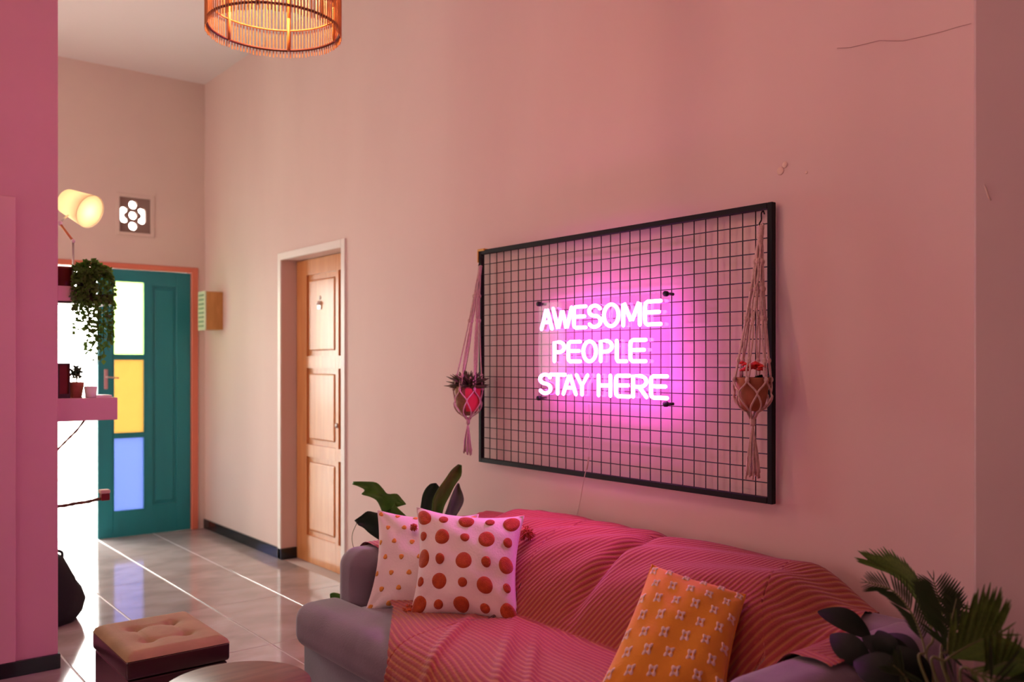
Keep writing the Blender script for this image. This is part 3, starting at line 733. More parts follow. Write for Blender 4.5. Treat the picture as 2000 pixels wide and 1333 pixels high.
# ================================================================== NEON SIGN
NX = 2.585
AXp = NX+.0165
sign = thing('neon_sign', 'glowing pink neon sign reading AWESOME PEOPLE STAY HERE, mounted on the wire panel', 'sign', (NX, onX(1180, 700, NX).y, 1.2))
def arc(cx, cy_, rx, ry, a0, a1, n=10): return [(cx+rx*math.cos(lerp(a0, a1, k/n)), cy_+ry*math.sin(lerp(a0, a1, k/n))) for k in range(n+1)]
r90 = PI/2
GL = {
 'A': [[(0, 0), (.46, .97), (.54, .97), (1, 0)], [(.2, .34), (.8, .34)]],
 'W': [[(0, 1), (.25, .02), (.29, .02), (.48, .85), (.52, .85), (.71, .02), (.75, .02), (1, 1)]],
 'E': [[(1, 1), (.15, 1), (.03, .93), (0, .8), (0, .2), (.03, .07), (.15, 0), (1, 0)], [(.0, .53), (.9, .53)]],
 'S': [arc(.5, .76, .46, .24, .35, PI*1.35, 12)+[(.5, .52)]+arc(.5, .26, .48, .26, PI*.42, -PI*.85, 14)],
 'O': [arc(.5, .5, .5, .5, 0, 2*PI, 26)],
 'M': [[(0, 0), (.0, .98), (.06, 1), (.46, .22), (.54, .22), (.94, 1), (1, .98), (1, 0)]],
 'P': [[(0, 0), (0, 1), (.5, 1)]+arc(.5, .74, .5, .26, r90, -r90, 10)+[(.0, .48)]],
 'L': [[(0, 1), (0, .12), (.1, 0), (1, 0)]],
 'T': [[(0, 1), (1, 1)], [(.5, 1), (.5, 0)]],
 'Y': [[(0, 1), (.5, .45), (1, 1)], [(.5, .45), (.5, 0)]],
 'H': [[(0, 0), (0, 1)], [(1, 0), (1, 1)], [(0, .5), (1, .5)]],
 'R': [[(0, 0), (0, 1), (.5, 1)]+arc(.5, .74, .48, .26, r90, -r90, 10)+[(.0, .48)], [(.45, .48), (1, 0)]],
}
ROWS = [  # (z0, z1, [(glyph, crop x left, crop x right)])
 (1.5515, 1.6405, [('A', 240, 325), ('W', 335, 485), ('E', 503, 600), ('S', 623, 722), ('O', 748, 866), ('M', 905, 1040), ('E', 1082, 1210)]),
 (1.4080, 1.4920, [('P', 345, 425), ('E', 458, 555), ('O', 580, 683), ('P', 722, 812), ('L', 852, 930), ('E', 962, 1088)]),
 (1.2665, 1.3500, [('S', 225, 315), ('T', 312, 432), ('A', 418, 520), ('Y', 525, 615), ('H', 704, 800), ('E', 845, 955), ('R', 985, 1095), ('E', 1130, 1262)]),
]
TR = .0076
for z0, z1, ls in ROWS:
    for g, a, b2 in ls:
        ya = onX(1000+a/4.165, 700, NX).y; yb_ = onX(1000+b2/4.165, 700, NX).y
        bm = B()
        for st in GL[g]:
            pts = [V((NX, lerp(ya, yb_, u), lerp(z0, z1, v))) for u, v in st]
            if g == 'O':
                tube(bm, pts[:-1], TR, 8, closed=True)
            else:
                tube(bm, pts, TR, 8)
                ball(bm, pts[0], TR, sub=1); ball(bm, pts[-1], TR, sub=1)
        nl = obj('neon_letter', bm, M['neon'], sign, True)
        bm = B()
        for st in GL[g]:
            pts = [V((NX+.0056, lerp(ya, yb_, u), lerp(z0, z1, v))) for u, v in st]
            tube(bm, pts[:-1] if g == 'O' else pts, TR*.85, 8, closed=(g == 'O'))
        obj('light_stop_backing', bm, M['flexback'], nl, True)  # strip added to block the tube's light from the wall
py1, py0 = onX(1052, 700, AXp).y, onX(1308, 700, AXp).y
pz1, pz0 = 1.672, 1.238
obj('acrylic_panel', box(B(), AXp-.0025, AXp+.0025, py0, py1, pz0, pz1, .001, 1), M['acrylic'], sign)
for y in (py0+.012, py1-.012):
    for z in (pz0+.005, pz1-.005):
        bm = B(); lathe(bm, [(.010, -.016), (.011, -.014), (.011, -.002), (.006, 0), (.006, .034)], (AXp, y, z), 14, axis=(1, 0, 0))
        obj('standoff', bm, M['black'], sign, True)
cb = [onX(1150, 790, 2.62), onX(1152, 850, 2.615), onX(1149, 900, 2.612), onX(1143, 925, 2.615), onX(1138, 950, 2.63), onX(1132, 985, 2.665), onX(1122, 1030, 2.668), onX(1120, 1060, 2.668)]
cab = obj('power_cable', tube(B(), catmull(cb, 5), .0018, 6), M['clothcable'], sign, True)
bm = B(); tube(bm, [onX(1150, 893, 2.612), onX(1146, 918, 2.612)], [.004, .003], 8); obj('connector', bm, M['paleend'], cab, True)

# ================================================================== MACRAME HANGERS
def hanger(hook, C, R, zr, zb, zg, zt, zk, label, potfn, band=.0, cr=.0030):
    """hook: top point; C: pot axis (x, y); R rim radius; heights of rim, pot bottom, gather knot, tassel end; zk: knot levels"""
    t = thing('macrame_hanger', label, 'plant hanger', (C[0], C[1], zt))
    hk = V(hook)
    bm = B(); tube(bm, catmull([(GX-.012, hk.y, hk.z+.040), (GX-.020, hk.y, hk.z+.050), (GX-.030, hk.y, hk.z+.040), (hk.x, hk.y, hk.z+.018), (hk.x-.008, hk.y+.003, hk.z+.002), (hk.x, hk.y-.004, hk.z-.008), (hk.x+.006, hk.y-.004, hk.z+.006)], 5), .0025, 6)
    obj('hook', bm, M['black'], t, True)
    def axis(z):
        f = (hk.z-z)/(hk.z-zr); f = max(0, min(1, f)); return V((lerp(hk.x, C[0], f**.9), lerp(hk.y, C[1], f), z))
    if band:
        bm = B(); n = 26
        for q in range(3):
            tube(bm, [axis(hk.z-band*k/n)+V((math.cos(k*1.3+q*2.1)*.006, math.sin(k*1.3+q*2.1)*.008, 0)) for k in range(n+1)], .0045, 6)
        obj('braided_top', bm, M['rope'], t, True)
    zs_ = [hk.z-band]+zk
    n = 6
    def rad(z, k=None):
        f = (hk.z-z)/(hk.z-zr); return .006+(R+.004-.006)*max(0, f)**1.45
    for k in range(n):
        a = 2*PI*k/n+.35
        for s in (-1, 1):
            pts = []
            lv = zs_+[zr]
            for z1_, z2_ in zip(lv, lv[1:]):
                for q in range(8):
                    f = q/8; z = lerp(z1_, z2_, f); sp_ = .0045*math.sin(f*PI)+.0015
                    aa_ = a; rr = rad(z)
                    pts.append(axis(z)+V((math.cos(aa_)*rr-math.sin(aa_)*s*sp_, math.sin(aa_)*rr+math.cos(aa_)*s*sp_, 0)))
            # net around the pot: each cord swings to the neighbouring diamond and back
            zm = lerp(zr, zb, .45)
            for q in range(9):
                f = q/8; z = lerp(zr, zm, f); aa_ = a+s*PI/n*smst(0, 1, f)
                pts.append(V((C[0]+math.cos(aa_)*(R+.005), C[1]+math.sin(aa_)*(R+.005), z)))
            for q in range(1, 9):
                f = q/8; z = lerp(zm, zb-.004, f); aa_ = a+s*PI/n*(1-f); rr = (R+.005)*math.cos(f*PI/2*.95)**.55+.004
                pts.append(V((C[0]+math.cos(aa_)*rr, C[1]+math.sin(aa_)*rr, z)))
            pts.append(V((C[0]+math.cos(a)*.004, C[1]+math.sin(a)*.004, zg)))
            obj('cord', tube(B(), pts, cr, 6), M['rope'], t, True)
        for z in zk+[zr]:
            rr = rad(z); p = axis(z)+V((math.cos(a)*rr, math.sin(a)*rr, 0))
            if z == zr: p = V((C[0]+math.cos(a)*(R+.005), C[1]+math.sin(a)*(R+.005), z))
            obj('knot', ball(B(), p, .0078, (1, 1, 1.4), 2), M['rope'], t, True)
    bm = B(); lathe(bm, [(.006, .016), (.010, .010), (.010, -.012), (.007, -.018)], (C[0], C[1], zg), 12)
    obj('gather_wrap', bm, M['rope'], t, True)
    rnd = random.Random(int(C[1]*100)); bm = B()
    for q in range(26):
        a = rnd.uniform(0, 2*PI); rr = rnd.uniform(.008, .024); ln = rnd.uniform(.85, 1.0)
        e_ = V((C[0]+math.cos(a)*rr, C[1]+math.sin(a)*rr, lerp(zg, zt, ln)))
        mid = V((C[0]+math.cos(a)*rr*.65+rnd.uniform(-.004, .004), C[1]+math.sin(a)*rr*.65, lerp(zg, zt, .5)))
        tube(bm, catmull([(C[0], C[1], zg-.01), mid, e_], 4), [.0025]*8+[.0035], 5)
    obj('tassel', bm, M['rope'], t, True)
    return t

# left hanger with coconut pot and dark succulent
hk = onX(938, 520, GX-.030); c = onX(914, 770, 2.545)
zr, zb, zg, zt = onX(914, 760, 2.545).z, onX(914, 812, 2.545).z, onX(912, 822, 2.545).z, onX(912, 890, 2.545).z
hanger(hk, (c.x, c.y), .066, zr, zb, zg, zt, [hk.z-.15, hk.z-.27, zr+.065], 'macrame rope plant hanger at the left corner of the wire panel', None, band=.05)
t = thing('hanging_pot_plant', 'brown coconut pot with dark spiky succulent in the left macrame hanger', 'plant', (c.x, c.y, zb))
bm = B(); lathe(bm, [(.012, zb), (.040, zb+.012), (.056, zb+.045), (.063, zr-.01), (.064, zr+.012), (.059, zr+.012), (.057, zr-.006)], (c.x, c.y, 0), 28, cap1=False)
obj('pot', bm, M['coconut'], t, True)
obj('soil', lathe(B(), [(.058, zr-.008), (.058, zr-.002)], (c.x, c.y, 0), 20), M['soil'], t)
bm = B(); n_ = 9
for k in range(n_):    # red wrapping on the side that faces the sign
    pass
ring = []
for j in range(6):
    z = lerp(zb+.022, zr+.004, j/5); rr = [.049, .056, .061, .0635, .065, .0655][j]
    ring.append([bm.verts.new((c.x+math.cos(a)*rr, c.y+math.sin(a)*rr, z)) for a in [lerp(-2.4, -.9, k/8) for k in range(9)]])
for a_, b_ in zip(ring, ring[1:]):
    for k in range(8): bm.faces.new((a_[k], a_[k+1], b_[k+1], b_[k]))
obj('paper_wrap', bm, M['redpaper'], t, True)
rnd = random.Random(11)
def spiky(c, z, n, ln, wd, spread):
    bm = B()
    for k in range(n):
        a = rnd.uniform(0, 2*PI); el = rnd.uniform(.1, 1.5); L = ln*rnd.uniform(.5, 1.1)
        b0 = V((c[0]+math.cos(a)*.02*rnd.random(), c[1]+math.sin(a)*.02*rnd.random(), z))
        d = V((math.cos(a)*math.cos(el)*spread, math.sin(a)*math.cos(el)*spread, math.sin(el)))
        p1 = b0+d*L*.55; p2 = p1+V((d.x, d.y, d.z*.7-.10))*L*.45
        p2.x = min(p2.x, GX-.02); p1.x = min(p1.x, GX-.02)
        tube(bm, [b0, p1, p2], [wd*.6, wd, wd*.15], 5)
    return bm
obj('foliage', spiky((c.x, c.y), zr+.004, 170, .098, .0065, 1.25), M['succ'], t, True)
bm = B()
for k in range(7):
    a = rnd.uniform(2.2, 5); ball(bm, (c.x+math.cos(a)*rnd.uniform(.02, .06), c.y+math.sin(a)*rnd.uniform(.0, .05), zr+rnd.uniform(.035, .07)), .006, sub=1)
obj('bud', bm, M['budpink'], t, True)
c2_ = c; vine = catmull([(c.x, c.y+.03, zr+.01), (c.x-.02, c.y+.075, zr+.03), (c.x-.03, c.y+.10, zr+.005)], 5)
obj('trailing_stem', tube(B(), vine, .004, 6), M['stem'], t, True)

# right hanger with terracotta pot and red flowers
hk = onX(1487, 440, GX-.030); c = onX(1470, 770, 2.545)
zr, zb, zg, zt = onX(1470, 742, 2.545).z, onX(1470, 803, 2.545).z, onX(1466, 822, 2.545).z, onX(1462, 937, 2.545).z
hanger(hk, (c.x, c.y), .058, zr, zb, zg, zt, [hk.z-.13, hk.z-.225, hk.z-.33, zr+.065], 'macrame rope plant hanger at the right end of the wire panel', None, band=.07, cr=.0034)
t = thing('hanging_pot_plant', 'terracotta pot of red flowers in the right macrame hanger', 'plant', (c.x, c.y, zb))
bm = B(); lathe(bm, [(.022, zb), (.036, zb+.006), (.049, zb+.05), (.055, zr), (.057, zr+.008), (.052, zr+.008), (.050, zr-.006)], (c.x, c.y, 0), 28, cap1=False)
obj('pot', bm, M['terracotta'], t, True)
obj('soil', lathe(B(), [(.050, zr-.008), (.050, zr-.002)], (c.x, c.y, 0), 20), M['soil'], t)

def leaf(base, tip, width, nrm, hwl, hwr=None, fold=.25, droop=.0, n=16, curl=0):
    """leaf blade from base to tip; hwl/hwr give the half width along its length"""
    base, tip = V(base), V(tip); ax = tip-base; L = ax.length; ax.normalize()
    nn = V(nrm); nn = (nn-ax*nn.dot(ax)).normalized(); sd = ax.cross(nn).normalized()
    hwr = hwr or hwl; bm = B(); rows_ = []
    for i in range(n+1):
        f = i/n; mid = base+ax*L*f+nn*(droop*math.sin(f*PI))
        row = []
        for q in (-1, -.66, -.33, 0, .33, .66, 1):
            hw = (hwl(f) if q < 0 else hwr(f))*width
            row.append(bm.verts.new(mid+sd*hw*q+nn*(abs(q)*hw*fold-curl*abs(q)**3*hw)))
        rows_.append(row)
    for a_, b_ in zip(rows_, rows_[1:]):
        for k in range(6):
            bm.faces.new((a_[k], a_[k+1], b_[k+1], b_[k]))
    return bm
oval = lambda f: max(.01, math.sin(PI*min(1, f*.98+.01))**.75)
def lobed(phase, n=4, d=.5):
    return lambda f: max(.02, (math.sin(PI*min(1, f**.8*.98+.01))**.6)*(1-d*(.5-.5*math.cos(2*PI*(n*f+phase)))**1.6*smst(.1, .35, f)))
for k in range(9):
    a = rnd.uniform(0, 2*PI); b0 = V((c.x, c.y, zr)); e_ = b0+V((math.cos(a)*.062, math.sin(a)*.062, rnd.uniform(.002, .025)))
    e_.x = min(e_.x, GX-.02)
    obj('leaf', leaf(b0+V((0, 0, .002)), e_, .017, (0, 0, 1), oval, fold=-.2), M['leafdark'], t, True)
for k in range(20):
    a = rnd.uniform(0, 2*PI); rr = rnd.uniform(.004, .045); p = V((c.x+math.cos(a)*rr, c.y+math.sin(a)*rr, zr+rnd.uniform(.030, .058)))
    bm = B()
    for q in range(6):
        b2 = 2*PI*q/6; ball(bm, p+V((math.cos(b2)*.0075, math.sin(b2)*.0075, .002*math.sin(q*2))), .0068, (1, 1, .55), 1)
    ball(bm, p+V((0, 0, .003)), .005, sub=1)
    obj('flower', bm, M['flower'], t, True)

# ================================================================== PENDANT LAMP
lc = V((1.103, 2.532, 0)); zr0 = 2.402; R = .196
lamp = thing('pendant_lamp', 'round birdcage pendant lamp of thin bamboo sticks hanging near the ceiling', 'lamp', (lc.x, lc.y, zr0-.022))
def ring(z, r, tr, m_, nm='rattan_ring'):
    pts = [(lc.x+math.cos(a)*r, lc.y+math.sin(a)*r, z) for a in [2*PI*k/64 for k in range(64)]]
    return obj(nm, tube(B(), pts, tr, 8, closed=True), m_, lamp, True)
ring(zr0, R-.004, .0042, M['bamboo_dark']); ring(zr0+.062, R-.007, .0030, M['bamboo_post']); ring(zr0+.19, R-.006, .0034, M['bamboo_dark'])
ring(zr0+.36, R-.020, .0034, M['bamboo_dark']); ring(zr0+.46, R-.085, .004, M['bamboo_dark'])
prof = [(R, -.022), (R, .10), (R-.001, .20), (R-.008, .30), (R-.028, .38), (R-.06, .435), (R-.085, .462)]
bm = B(); tube(bm, [(r, 0, zr0+h-lamp.location.z) for r, h in prof], 0.0018, 5); sm = bpy.data.meshes.new('stick'); bm.to_mesh(sm); bm.free()
NS = 118
for k in range(NS):
    o = link('bamboo_stick', sm, M['bamboo'], lamp); o.location = (0, 0, random.uniform(-.002, .002)); o.rotation_euler = (0, 0, 2*PI*k/NS+random.uniform(-.006, .006))
for k in range(6):
    a = 2*PI*k/6+.92
    bm = B(); tube(bm, [(lc.x+math.cos(a)*(r-.010), lc.y+math.sin(a)*(r-.010), zr0+h) for r, h in prof[1:-1]], .0048, 8)
    tube(bm, [(lc.x+math.cos(a)*(R-.010), lc.y+math.sin(a)*(R-.010), zr0-.004), (lc.x+math.cos(a)*(R-.010), lc.y+math.sin(a)*(R-.010), zr0+.11)], .0048, 8)
    obj('cage_post', bm, M['bamboo_post'], lamp, True)
obj('top_disc', lathe(B(), [(.118, zr0+.460), (.118, zr0+.470)], (lc.x, lc.y, 0), 32), M['bamboo_dark'], lamp)
obj('cord', tube(B(), [(lc.x, lc.y, zr0+.36), (lc.x, lc.y, CZ)], .004, 8), M['black'], lamp, True)
obj('socket', lathe(B(), [(.02, zr0+.30), (.022, zr0+.36)], (lc.x, lc.y, 0), 14), M['black'], lamp, True)

# ================================================================== MUSIC BOX / SPEAKER ON WALL
bx = WX-.15
ya, yb2 = onX(400, 600, bx).y, onX(387, 600, bx).y
z1, z0 = onX(400, 569, bx).z, onX(400, 644, bx).z
t = thing('louvred_wall_box', 'small teak wall box with ivory slatted front between the front door and the side door', 'wall box', (WX-.075, (ya+yb2)/2, z0))
obj('case', box(B(), bx+.012, WX, ya, yb2, z0, z1, .004, 2), M['boxwood'], t)
fr_ = obj('front_cover', box(B(), bx, bx+.012, ya-.004, yb2+.004, z0-.003, z1+.003, .003, 1), M['boxwhite'], t)
for k in range(8):
    zz_ = lerp(z0+.03, z1-.03, k/7)
    obj('slat', box(B(), bx-.006, bx+.002, ya+.022, yb2-.022, zz_-.008, zz_+.008, .002, 1), M['boxslot'], fr_)

# ================================================================== OTTOMAN
oz = .40
a, b2, c_, d_ = onZ(200, 1217, oz), onZ(380, 1187, oz), onZ(430, 1240, oz), onZ(230, 1290, oz)
ox0, ox1 = (a.x+d_.x)/2, (b2.x+c_.x)/2; oy0, oy1 = (c_.y+d_.y)/2, (a.y+b2.y)/2
oc = V(((ox0+ox1)/2, (oy0+oy1)/2, 0))
t = thing('storage_ottoman', 'dark oxblood leather box ottoman with a buttoned tan top on the tiled floor', 'ottoman', oc)
hx, hy = (ox1-ox0)/2, (oy1-oy0)/2
obj('body', box(B(), ox0+.008, ox1-.008, oy0+.008, oy1-.008, 0, oz-.095, .006, 2), M['leather'], t)
obj('lid', box(B(), ox0, ox1, oy0, oy1, oz-.092, oz-.022, .012, 3), M['leather'], t, True)
btn = [(sx*hx*.38, sy*hy*.38) for sx in (-1, 1) for sy in (-1, 1)]
bm = B(); N = 44; g = []
for i in range(N+1):
    row = []
    for j in range(N+1):
        x = -hx+2*hx*i/N; y = -hy+2*hy*j/N
        ex = 1-abs(x)/hx; ey = 1-abs(y)/hy; z = oz-.026+.026*min(1, (min(ex*hx, ey*hy)/.03))**.5
        for (p, q) in btn:
            dd = math.hypot(x-p, y-q); z -= .020*math.exp(-(dd/.022)**2)+.004*math.exp(-(dd/.06)**2)
        for (p, q) in btn:
            z -= .0035*math.exp(-(abs(y-q)/.006)**1.2)*(abs(x) < hx*.38) + .0035*math.exp(-(abs(x-p)/.006)**1.2)*(abs(y) < hy*.38)
        row.append(bm.verts.new((oc.x+x, oc.y+y, z)))
    g.append(row)
for i in range(N):
    for j in range(N): bm.faces.new((g[i][j], g[i+1][j], g[i+1][j+1], g[i][j+1]))
# close underneath
bt = [g[i][0] for i in range(N+1)]+[g[N][j] for j in range(1, N+1)]+[g[i][N] for i in range(N-1, -1, -1)]+[g[0][j] for j in range(N-1, 0, -1)]
bm.faces.new([bm.verts.new((v.co.x, v.co.y, oz-.03)) for v in bt])
obj('tufted_top', bm, M['tan'], t, True)
for (p, q) in btn:
    obj('button', ball(B(), (oc.x+p, oc.y+q, oz-.020), .009, (1, 1, .5), 2), M['tan'], t, True)

# ================================================================== ROUND TABLES
def round_table(cx, cy_, r, h, m_, label, rim):
    t = thing('round_side_table', label, 'table', (cx, cy_, 0))
    bm = B(); lathe(bm, [(r-.01, h-.032), (r, h-.026), (r, h-.006), (r-.006, h)], (cx, cy_, 0), 56); obj('tabletop', bm, m_, t, True)
    bm = B(); tube(bm, [(cx+math.cos(2*PI*k/48)*(r-.012), cy_+math.sin(2*PI*k/48)*(r-.012), h-.040) for k in range(48)], .009, 8, closed=True)
    obj('rim_hoop', bm, rim, t, True)
    for k in range(3):
        a = 2*PI*k/3+.4; bm = B(); tube(bm, [(cx+math.cos(a)*r*.95, cy_+math.sin(a)*r*.95, 0), (cx+math.cos(a)*r*.6, cy_+math.sin(a)*r*.6, h-.03)], [.011, .016], 10)
        obj('leg', bm, rim, t, True)
    return t
round_table(1.005, 2.575, .215, .45, M['walnut'], 'round brown wooden side table with dark red rim in front of the sofa', M['redwood'])
tt = onZ(300, 1327, .37)
round_table(tt.x-.03, tt.y-.245, .20, .37, M['olivewood'], 'lower round olive toned wooden table at the bottom edge beside the taller one', M['redwood'])

# ================================================================== PLANT BEHIND THE FAR ARM
pc = V((2.30, 3.70, 0))
t = thing('potted_plant', 'lobed leaf plant in a terracotta pot behind the far arm of the sofa', 'plant', pc)
bm = B(); lathe(bm, [(.10, 0), (.14, .24), (.15, .26), (.14, .26), (.135, .235)], pc, 28, cap1=False); obj('pot', bm, M['terracotta'], t, True)
obj('soil', lathe(B(), [(.134, .225), (.134, .235)], pc, 20), M['soil'], t)
def shaped_leaf(up, lo, w0, gx, gy, m_, fold=.02, base=True):
    """blade between two margins; it lies in a tilted plane with a folded midrib and real thickness"""
    bm = B(); rows_ = []; n = len(up); x0, y0 = up[0]
    U = catmull([V((x, y, 0)) for x, y in up], 3); Lq = catmull([V((x, y, 0)) for x, y in lo], 3)
    for i, (a_, b_) in enumerate(zip(U, Lq)):
        row = []
        for q in (0, .25, .5, .75, 1):
            p = a_.lerp(b_, q); w_ = w0+gx*(p.x-x0)/100+gy*(p.y-y0)/100+fold*(1-abs(q-.5)*2)
            row.append(bm.verts.new(P(p.x, p.y, w_)))
        rows_.append(row)
    for a_, b_ in zip(rows_, rows_[1:]):
        for k in range(4): bm.faces.new((a_[k], a_[k+1], b_[k+1], b_[k]))
    e_ = sum((v.co for v in rows_[0]), V((0, 0, 0)))/5
    o = obj('leaf', bm, m_, t, True)
    so = o.modifiers.new('thickness', 'SOLIDIFY'); so.thickness = .0012
    if base:
        root = V((pc.x+random.uniform(-.03, .03), pc.y+random.uniform(-.03, .03), .23)); mid = (root+e_)/2+V((0, 0, .03))
        obj('stalk', tube(B(), catmull([root, mid, e_], 6), .0045, 6), M['stem'], t, True)
rv = lambda l: list(reversed(l))
shaped_leaf(rv([(690, 941), (712, 941), (735, 943), (748, 955), (757, 965), (775, 965), (785, 975), (793, 986), (776, 981), (772, 987), (785, 1000), (806, 1020)]),
            rv([(688, 947), (700, 951), (712, 958), (706, 966), (722, 971), (735, 978), (742, 990), (746, 1000), (750, 1008), (756, 1015), (765, 1022), (792, 1032)]), 4.15, -.06, .10, M['leaf'])
shaped_leaf([(780, 1015), (765, 1008), (750, 1004), (735, 1002), (718, 999), (705, 1008), (692, 1017)],
            [(782, 1066), (768, 1066), (755, 1062), (740, 1055), (722, 1043), (710, 1032), (700, 1027)], 4.10, .05, .12, M['leafdark'])
shaped_leaf([(818, 1012), (822, 985), (825, 968), (831, 955), (840, 946), (848, 944)], [(846, 1012), (850, 990), (854, 980), (858, 968), (860, 955), (852, 944)], 4.22, .08, .1, M['leafdark'])
shaped_leaf([(843, 1012), (845, 978), (856, 955), (870, 935), (882, 918), (895, 907)], [(862, 1014), (868, 990), (878, 970), (888, 950), (901, 930), (902, 909)], 4.12, .12, .15, M['leaf'], .035)
shaped_leaf([(864, 1016), (872, 995), (879, 975), (885, 960), (890, 950), (894, 944)], [(890, 1010), (901, 992), (906, 978), (904, 965), (900, 955), (897, 945)], 4.20, .10, .1, M['leafgrey'])
shaped_leaf([(690, 1186), (668, 1182), (655, 1180), (646, 1172), (644, 1162)], [(692, 1176), (670, 1165), (662, 1160), (652, 1158), (645, 1160)], 3.95, 0, 0, M['leaf'], .005, True)
obj('tendril', tube(B(), catmull([P(697, 1022, 4.2), P(688, 1045, 4.2), P(690, 1068, 4.2), P(702, 1085, 4.2)], 6), .0016, 5), M['stem'], t, True)

# ================================================================== DARK LEAF PLANT BESIDE NEAR ARM
t = thing('potted_plant', 'very dark broad leaved plant between the near sofa arm and the palm', 'plant', (2.20, 1.085, 0))
bm = B(); lathe(bm, [(.06, 0), (.08, .16), (.085, .18), (.078, .18), (.075, .165)], (2.20, 1.085, 0), 24, cap1=False); obj('pot', bm, M['blackcloth'], t, True)
obj('soil', lathe(B(), [(.0745, .155), (.0745, .165)], (2.20, 1.085, 0), 20), M['soil'], t)
def dl(base, tip, w, nrm, bw, tw_, m_='leafblack'):
    b0, e_ = P(*base, bw), P(*tip, tw_); e_.x = min(e_.x, WX-.03); b0.x = min(b0.x, WX-.03)
    obj('leaf', leaf(b0, e_, w, nrm, oval, oval, .15, .02, 16), M[m_], t, True)
    root = V((2.20, 1.085, .16)); obj('stalk', tube(B(), catmull([root, (root+b0)/2+V((.0, 0, .06)), b0], 6), .0045, 6), M['leafblack'], t, True)
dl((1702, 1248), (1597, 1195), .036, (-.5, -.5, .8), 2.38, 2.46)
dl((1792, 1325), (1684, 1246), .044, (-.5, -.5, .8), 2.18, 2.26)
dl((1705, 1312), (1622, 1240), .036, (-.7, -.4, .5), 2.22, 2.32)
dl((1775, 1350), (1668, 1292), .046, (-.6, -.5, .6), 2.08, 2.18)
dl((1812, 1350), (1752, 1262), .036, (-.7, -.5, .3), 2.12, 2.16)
dl((1790, 1335), (1700, 1268), .046, (-.6, -.5, .5), 2.16, 2.28)  # this and the following leaves are added in place of shade beside the arm
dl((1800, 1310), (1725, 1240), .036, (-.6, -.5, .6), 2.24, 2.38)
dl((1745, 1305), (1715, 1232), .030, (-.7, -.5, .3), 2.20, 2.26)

# ================================================================== PALM
pr = V((2.10, .80, 0))
t = thing('potted_palm', 'green feathery parlour palm in the right foreground corner', 'plant', pr)
bm = B(); lathe(bm, [(.10, 0), (.13, .22), (.14, .24), (.13, .24), (.125, .215)], pr, 28, cap1=False); obj('pot', bm, M['terracotta'], t, True)
obj('soil', lathe(B(), [(.124, .205), (.124, .215)], pr, 20), M['soil'], t)
bm = B(); n_ = 9
for i in range(n_):
    f = i/(n_-1); hw = .046*math.sin(PI*min(.98, f*.86+.12))**.8
    z = -.10*f*f
    if i == 0: row = None
    cur = [bm.verts.new((-hw, f, z+.02*hw/.055)), bm.verts.new((0, f, z)), bm.verts.new((hw, f, z+.02*hw/.055))]
    if row: bm.faces.new((row[0], row[1], cur[1], cur[0])); bm.faces.new((row[1], row[2], cur[2], cur[1]))
    row = cur
for f in bm.faces: f.smooth = True
lm = {}
for key in ('palm', 'palmdark'):
    me_ = bpy.data.meshes.new('leaflet'); bm.to_mesh(me_); me_.materials.append(M[key]); lm[key] = me_
bm.free()
def frond(pts, ln, nrm, key='palm', n=15, up=.55, start=.25, clampx=None):
    path = catmull(pts, 10); N_ = len(path)
    st = obj('frond', tube(B(), path, [lerp(.0045, .0012, k/(N_-1)) for k in range(N_)], 6), M['stem'], t, True)
    nn = V(nrm).normalized(); rnd = random.Random(int(pts[-1][0]*1000))
    for k in range(n+1):
        f = start+(1-start)*k/n; i = min(N_-2, int(f*(N_-1))); p = path[i]; ax = (path[min(N_-1, i+1)]-path[max(0, i-1)]).normalized()
        sd = ax.cross(nn).normalized(); L = ln*(math.sin(PI*lerp(.22, .93, k/n))**.7)*rnd.uniform(.9, 1.08)
        for s in (-1, 1):
            d = (sd*s*(1-up)+ax*up+nn*.10).normalized()
            if k == n: d = (ax+sd*s*.3).normalized()
            u = d.cross(nn).normalized(); w_ = u.cross(d)
            m4 = Matrix(((u.x*L, d.x*L, w_.x*L), (u.y*L, d.y*L, w_.y*L), (u.z*L, d.z*L, w_.z*L))).to_4x4()
            tipx = p+d*L
            if tipx.x > WX-.02: continue
            if tipx.x > CX-.01 and tipx.y < cy+.01: continue
            o = link('leaflet', lm[key], None, st); o.matrix_basis = Matrix.Translation(p-ORG[t]) @ m4
root = V((pr.x, pr.y, .21))
toc = V((-SN, -CS, .15))
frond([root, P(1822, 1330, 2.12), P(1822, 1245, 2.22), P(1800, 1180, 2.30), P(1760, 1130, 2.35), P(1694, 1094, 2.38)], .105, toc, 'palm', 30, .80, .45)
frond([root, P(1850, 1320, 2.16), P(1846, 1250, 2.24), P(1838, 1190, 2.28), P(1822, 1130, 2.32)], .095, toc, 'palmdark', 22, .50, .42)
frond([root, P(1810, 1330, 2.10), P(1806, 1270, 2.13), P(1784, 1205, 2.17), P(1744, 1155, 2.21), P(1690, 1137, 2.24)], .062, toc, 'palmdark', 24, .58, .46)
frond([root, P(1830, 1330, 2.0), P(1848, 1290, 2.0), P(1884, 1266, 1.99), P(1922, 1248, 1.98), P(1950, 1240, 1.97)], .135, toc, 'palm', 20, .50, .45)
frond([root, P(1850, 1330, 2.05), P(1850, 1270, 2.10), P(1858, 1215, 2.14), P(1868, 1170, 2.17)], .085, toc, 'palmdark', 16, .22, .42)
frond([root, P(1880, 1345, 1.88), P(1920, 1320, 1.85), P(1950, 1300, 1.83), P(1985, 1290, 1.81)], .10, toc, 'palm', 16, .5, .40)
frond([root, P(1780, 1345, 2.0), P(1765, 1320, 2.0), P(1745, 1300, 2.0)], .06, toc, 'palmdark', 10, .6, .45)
frond([root, P(1930, 1370, 1.8), P(1990, 1345, 1.78), P(2050, 1335, 1.75)], .10, toc, 'palmdark', 14, .5, .35)

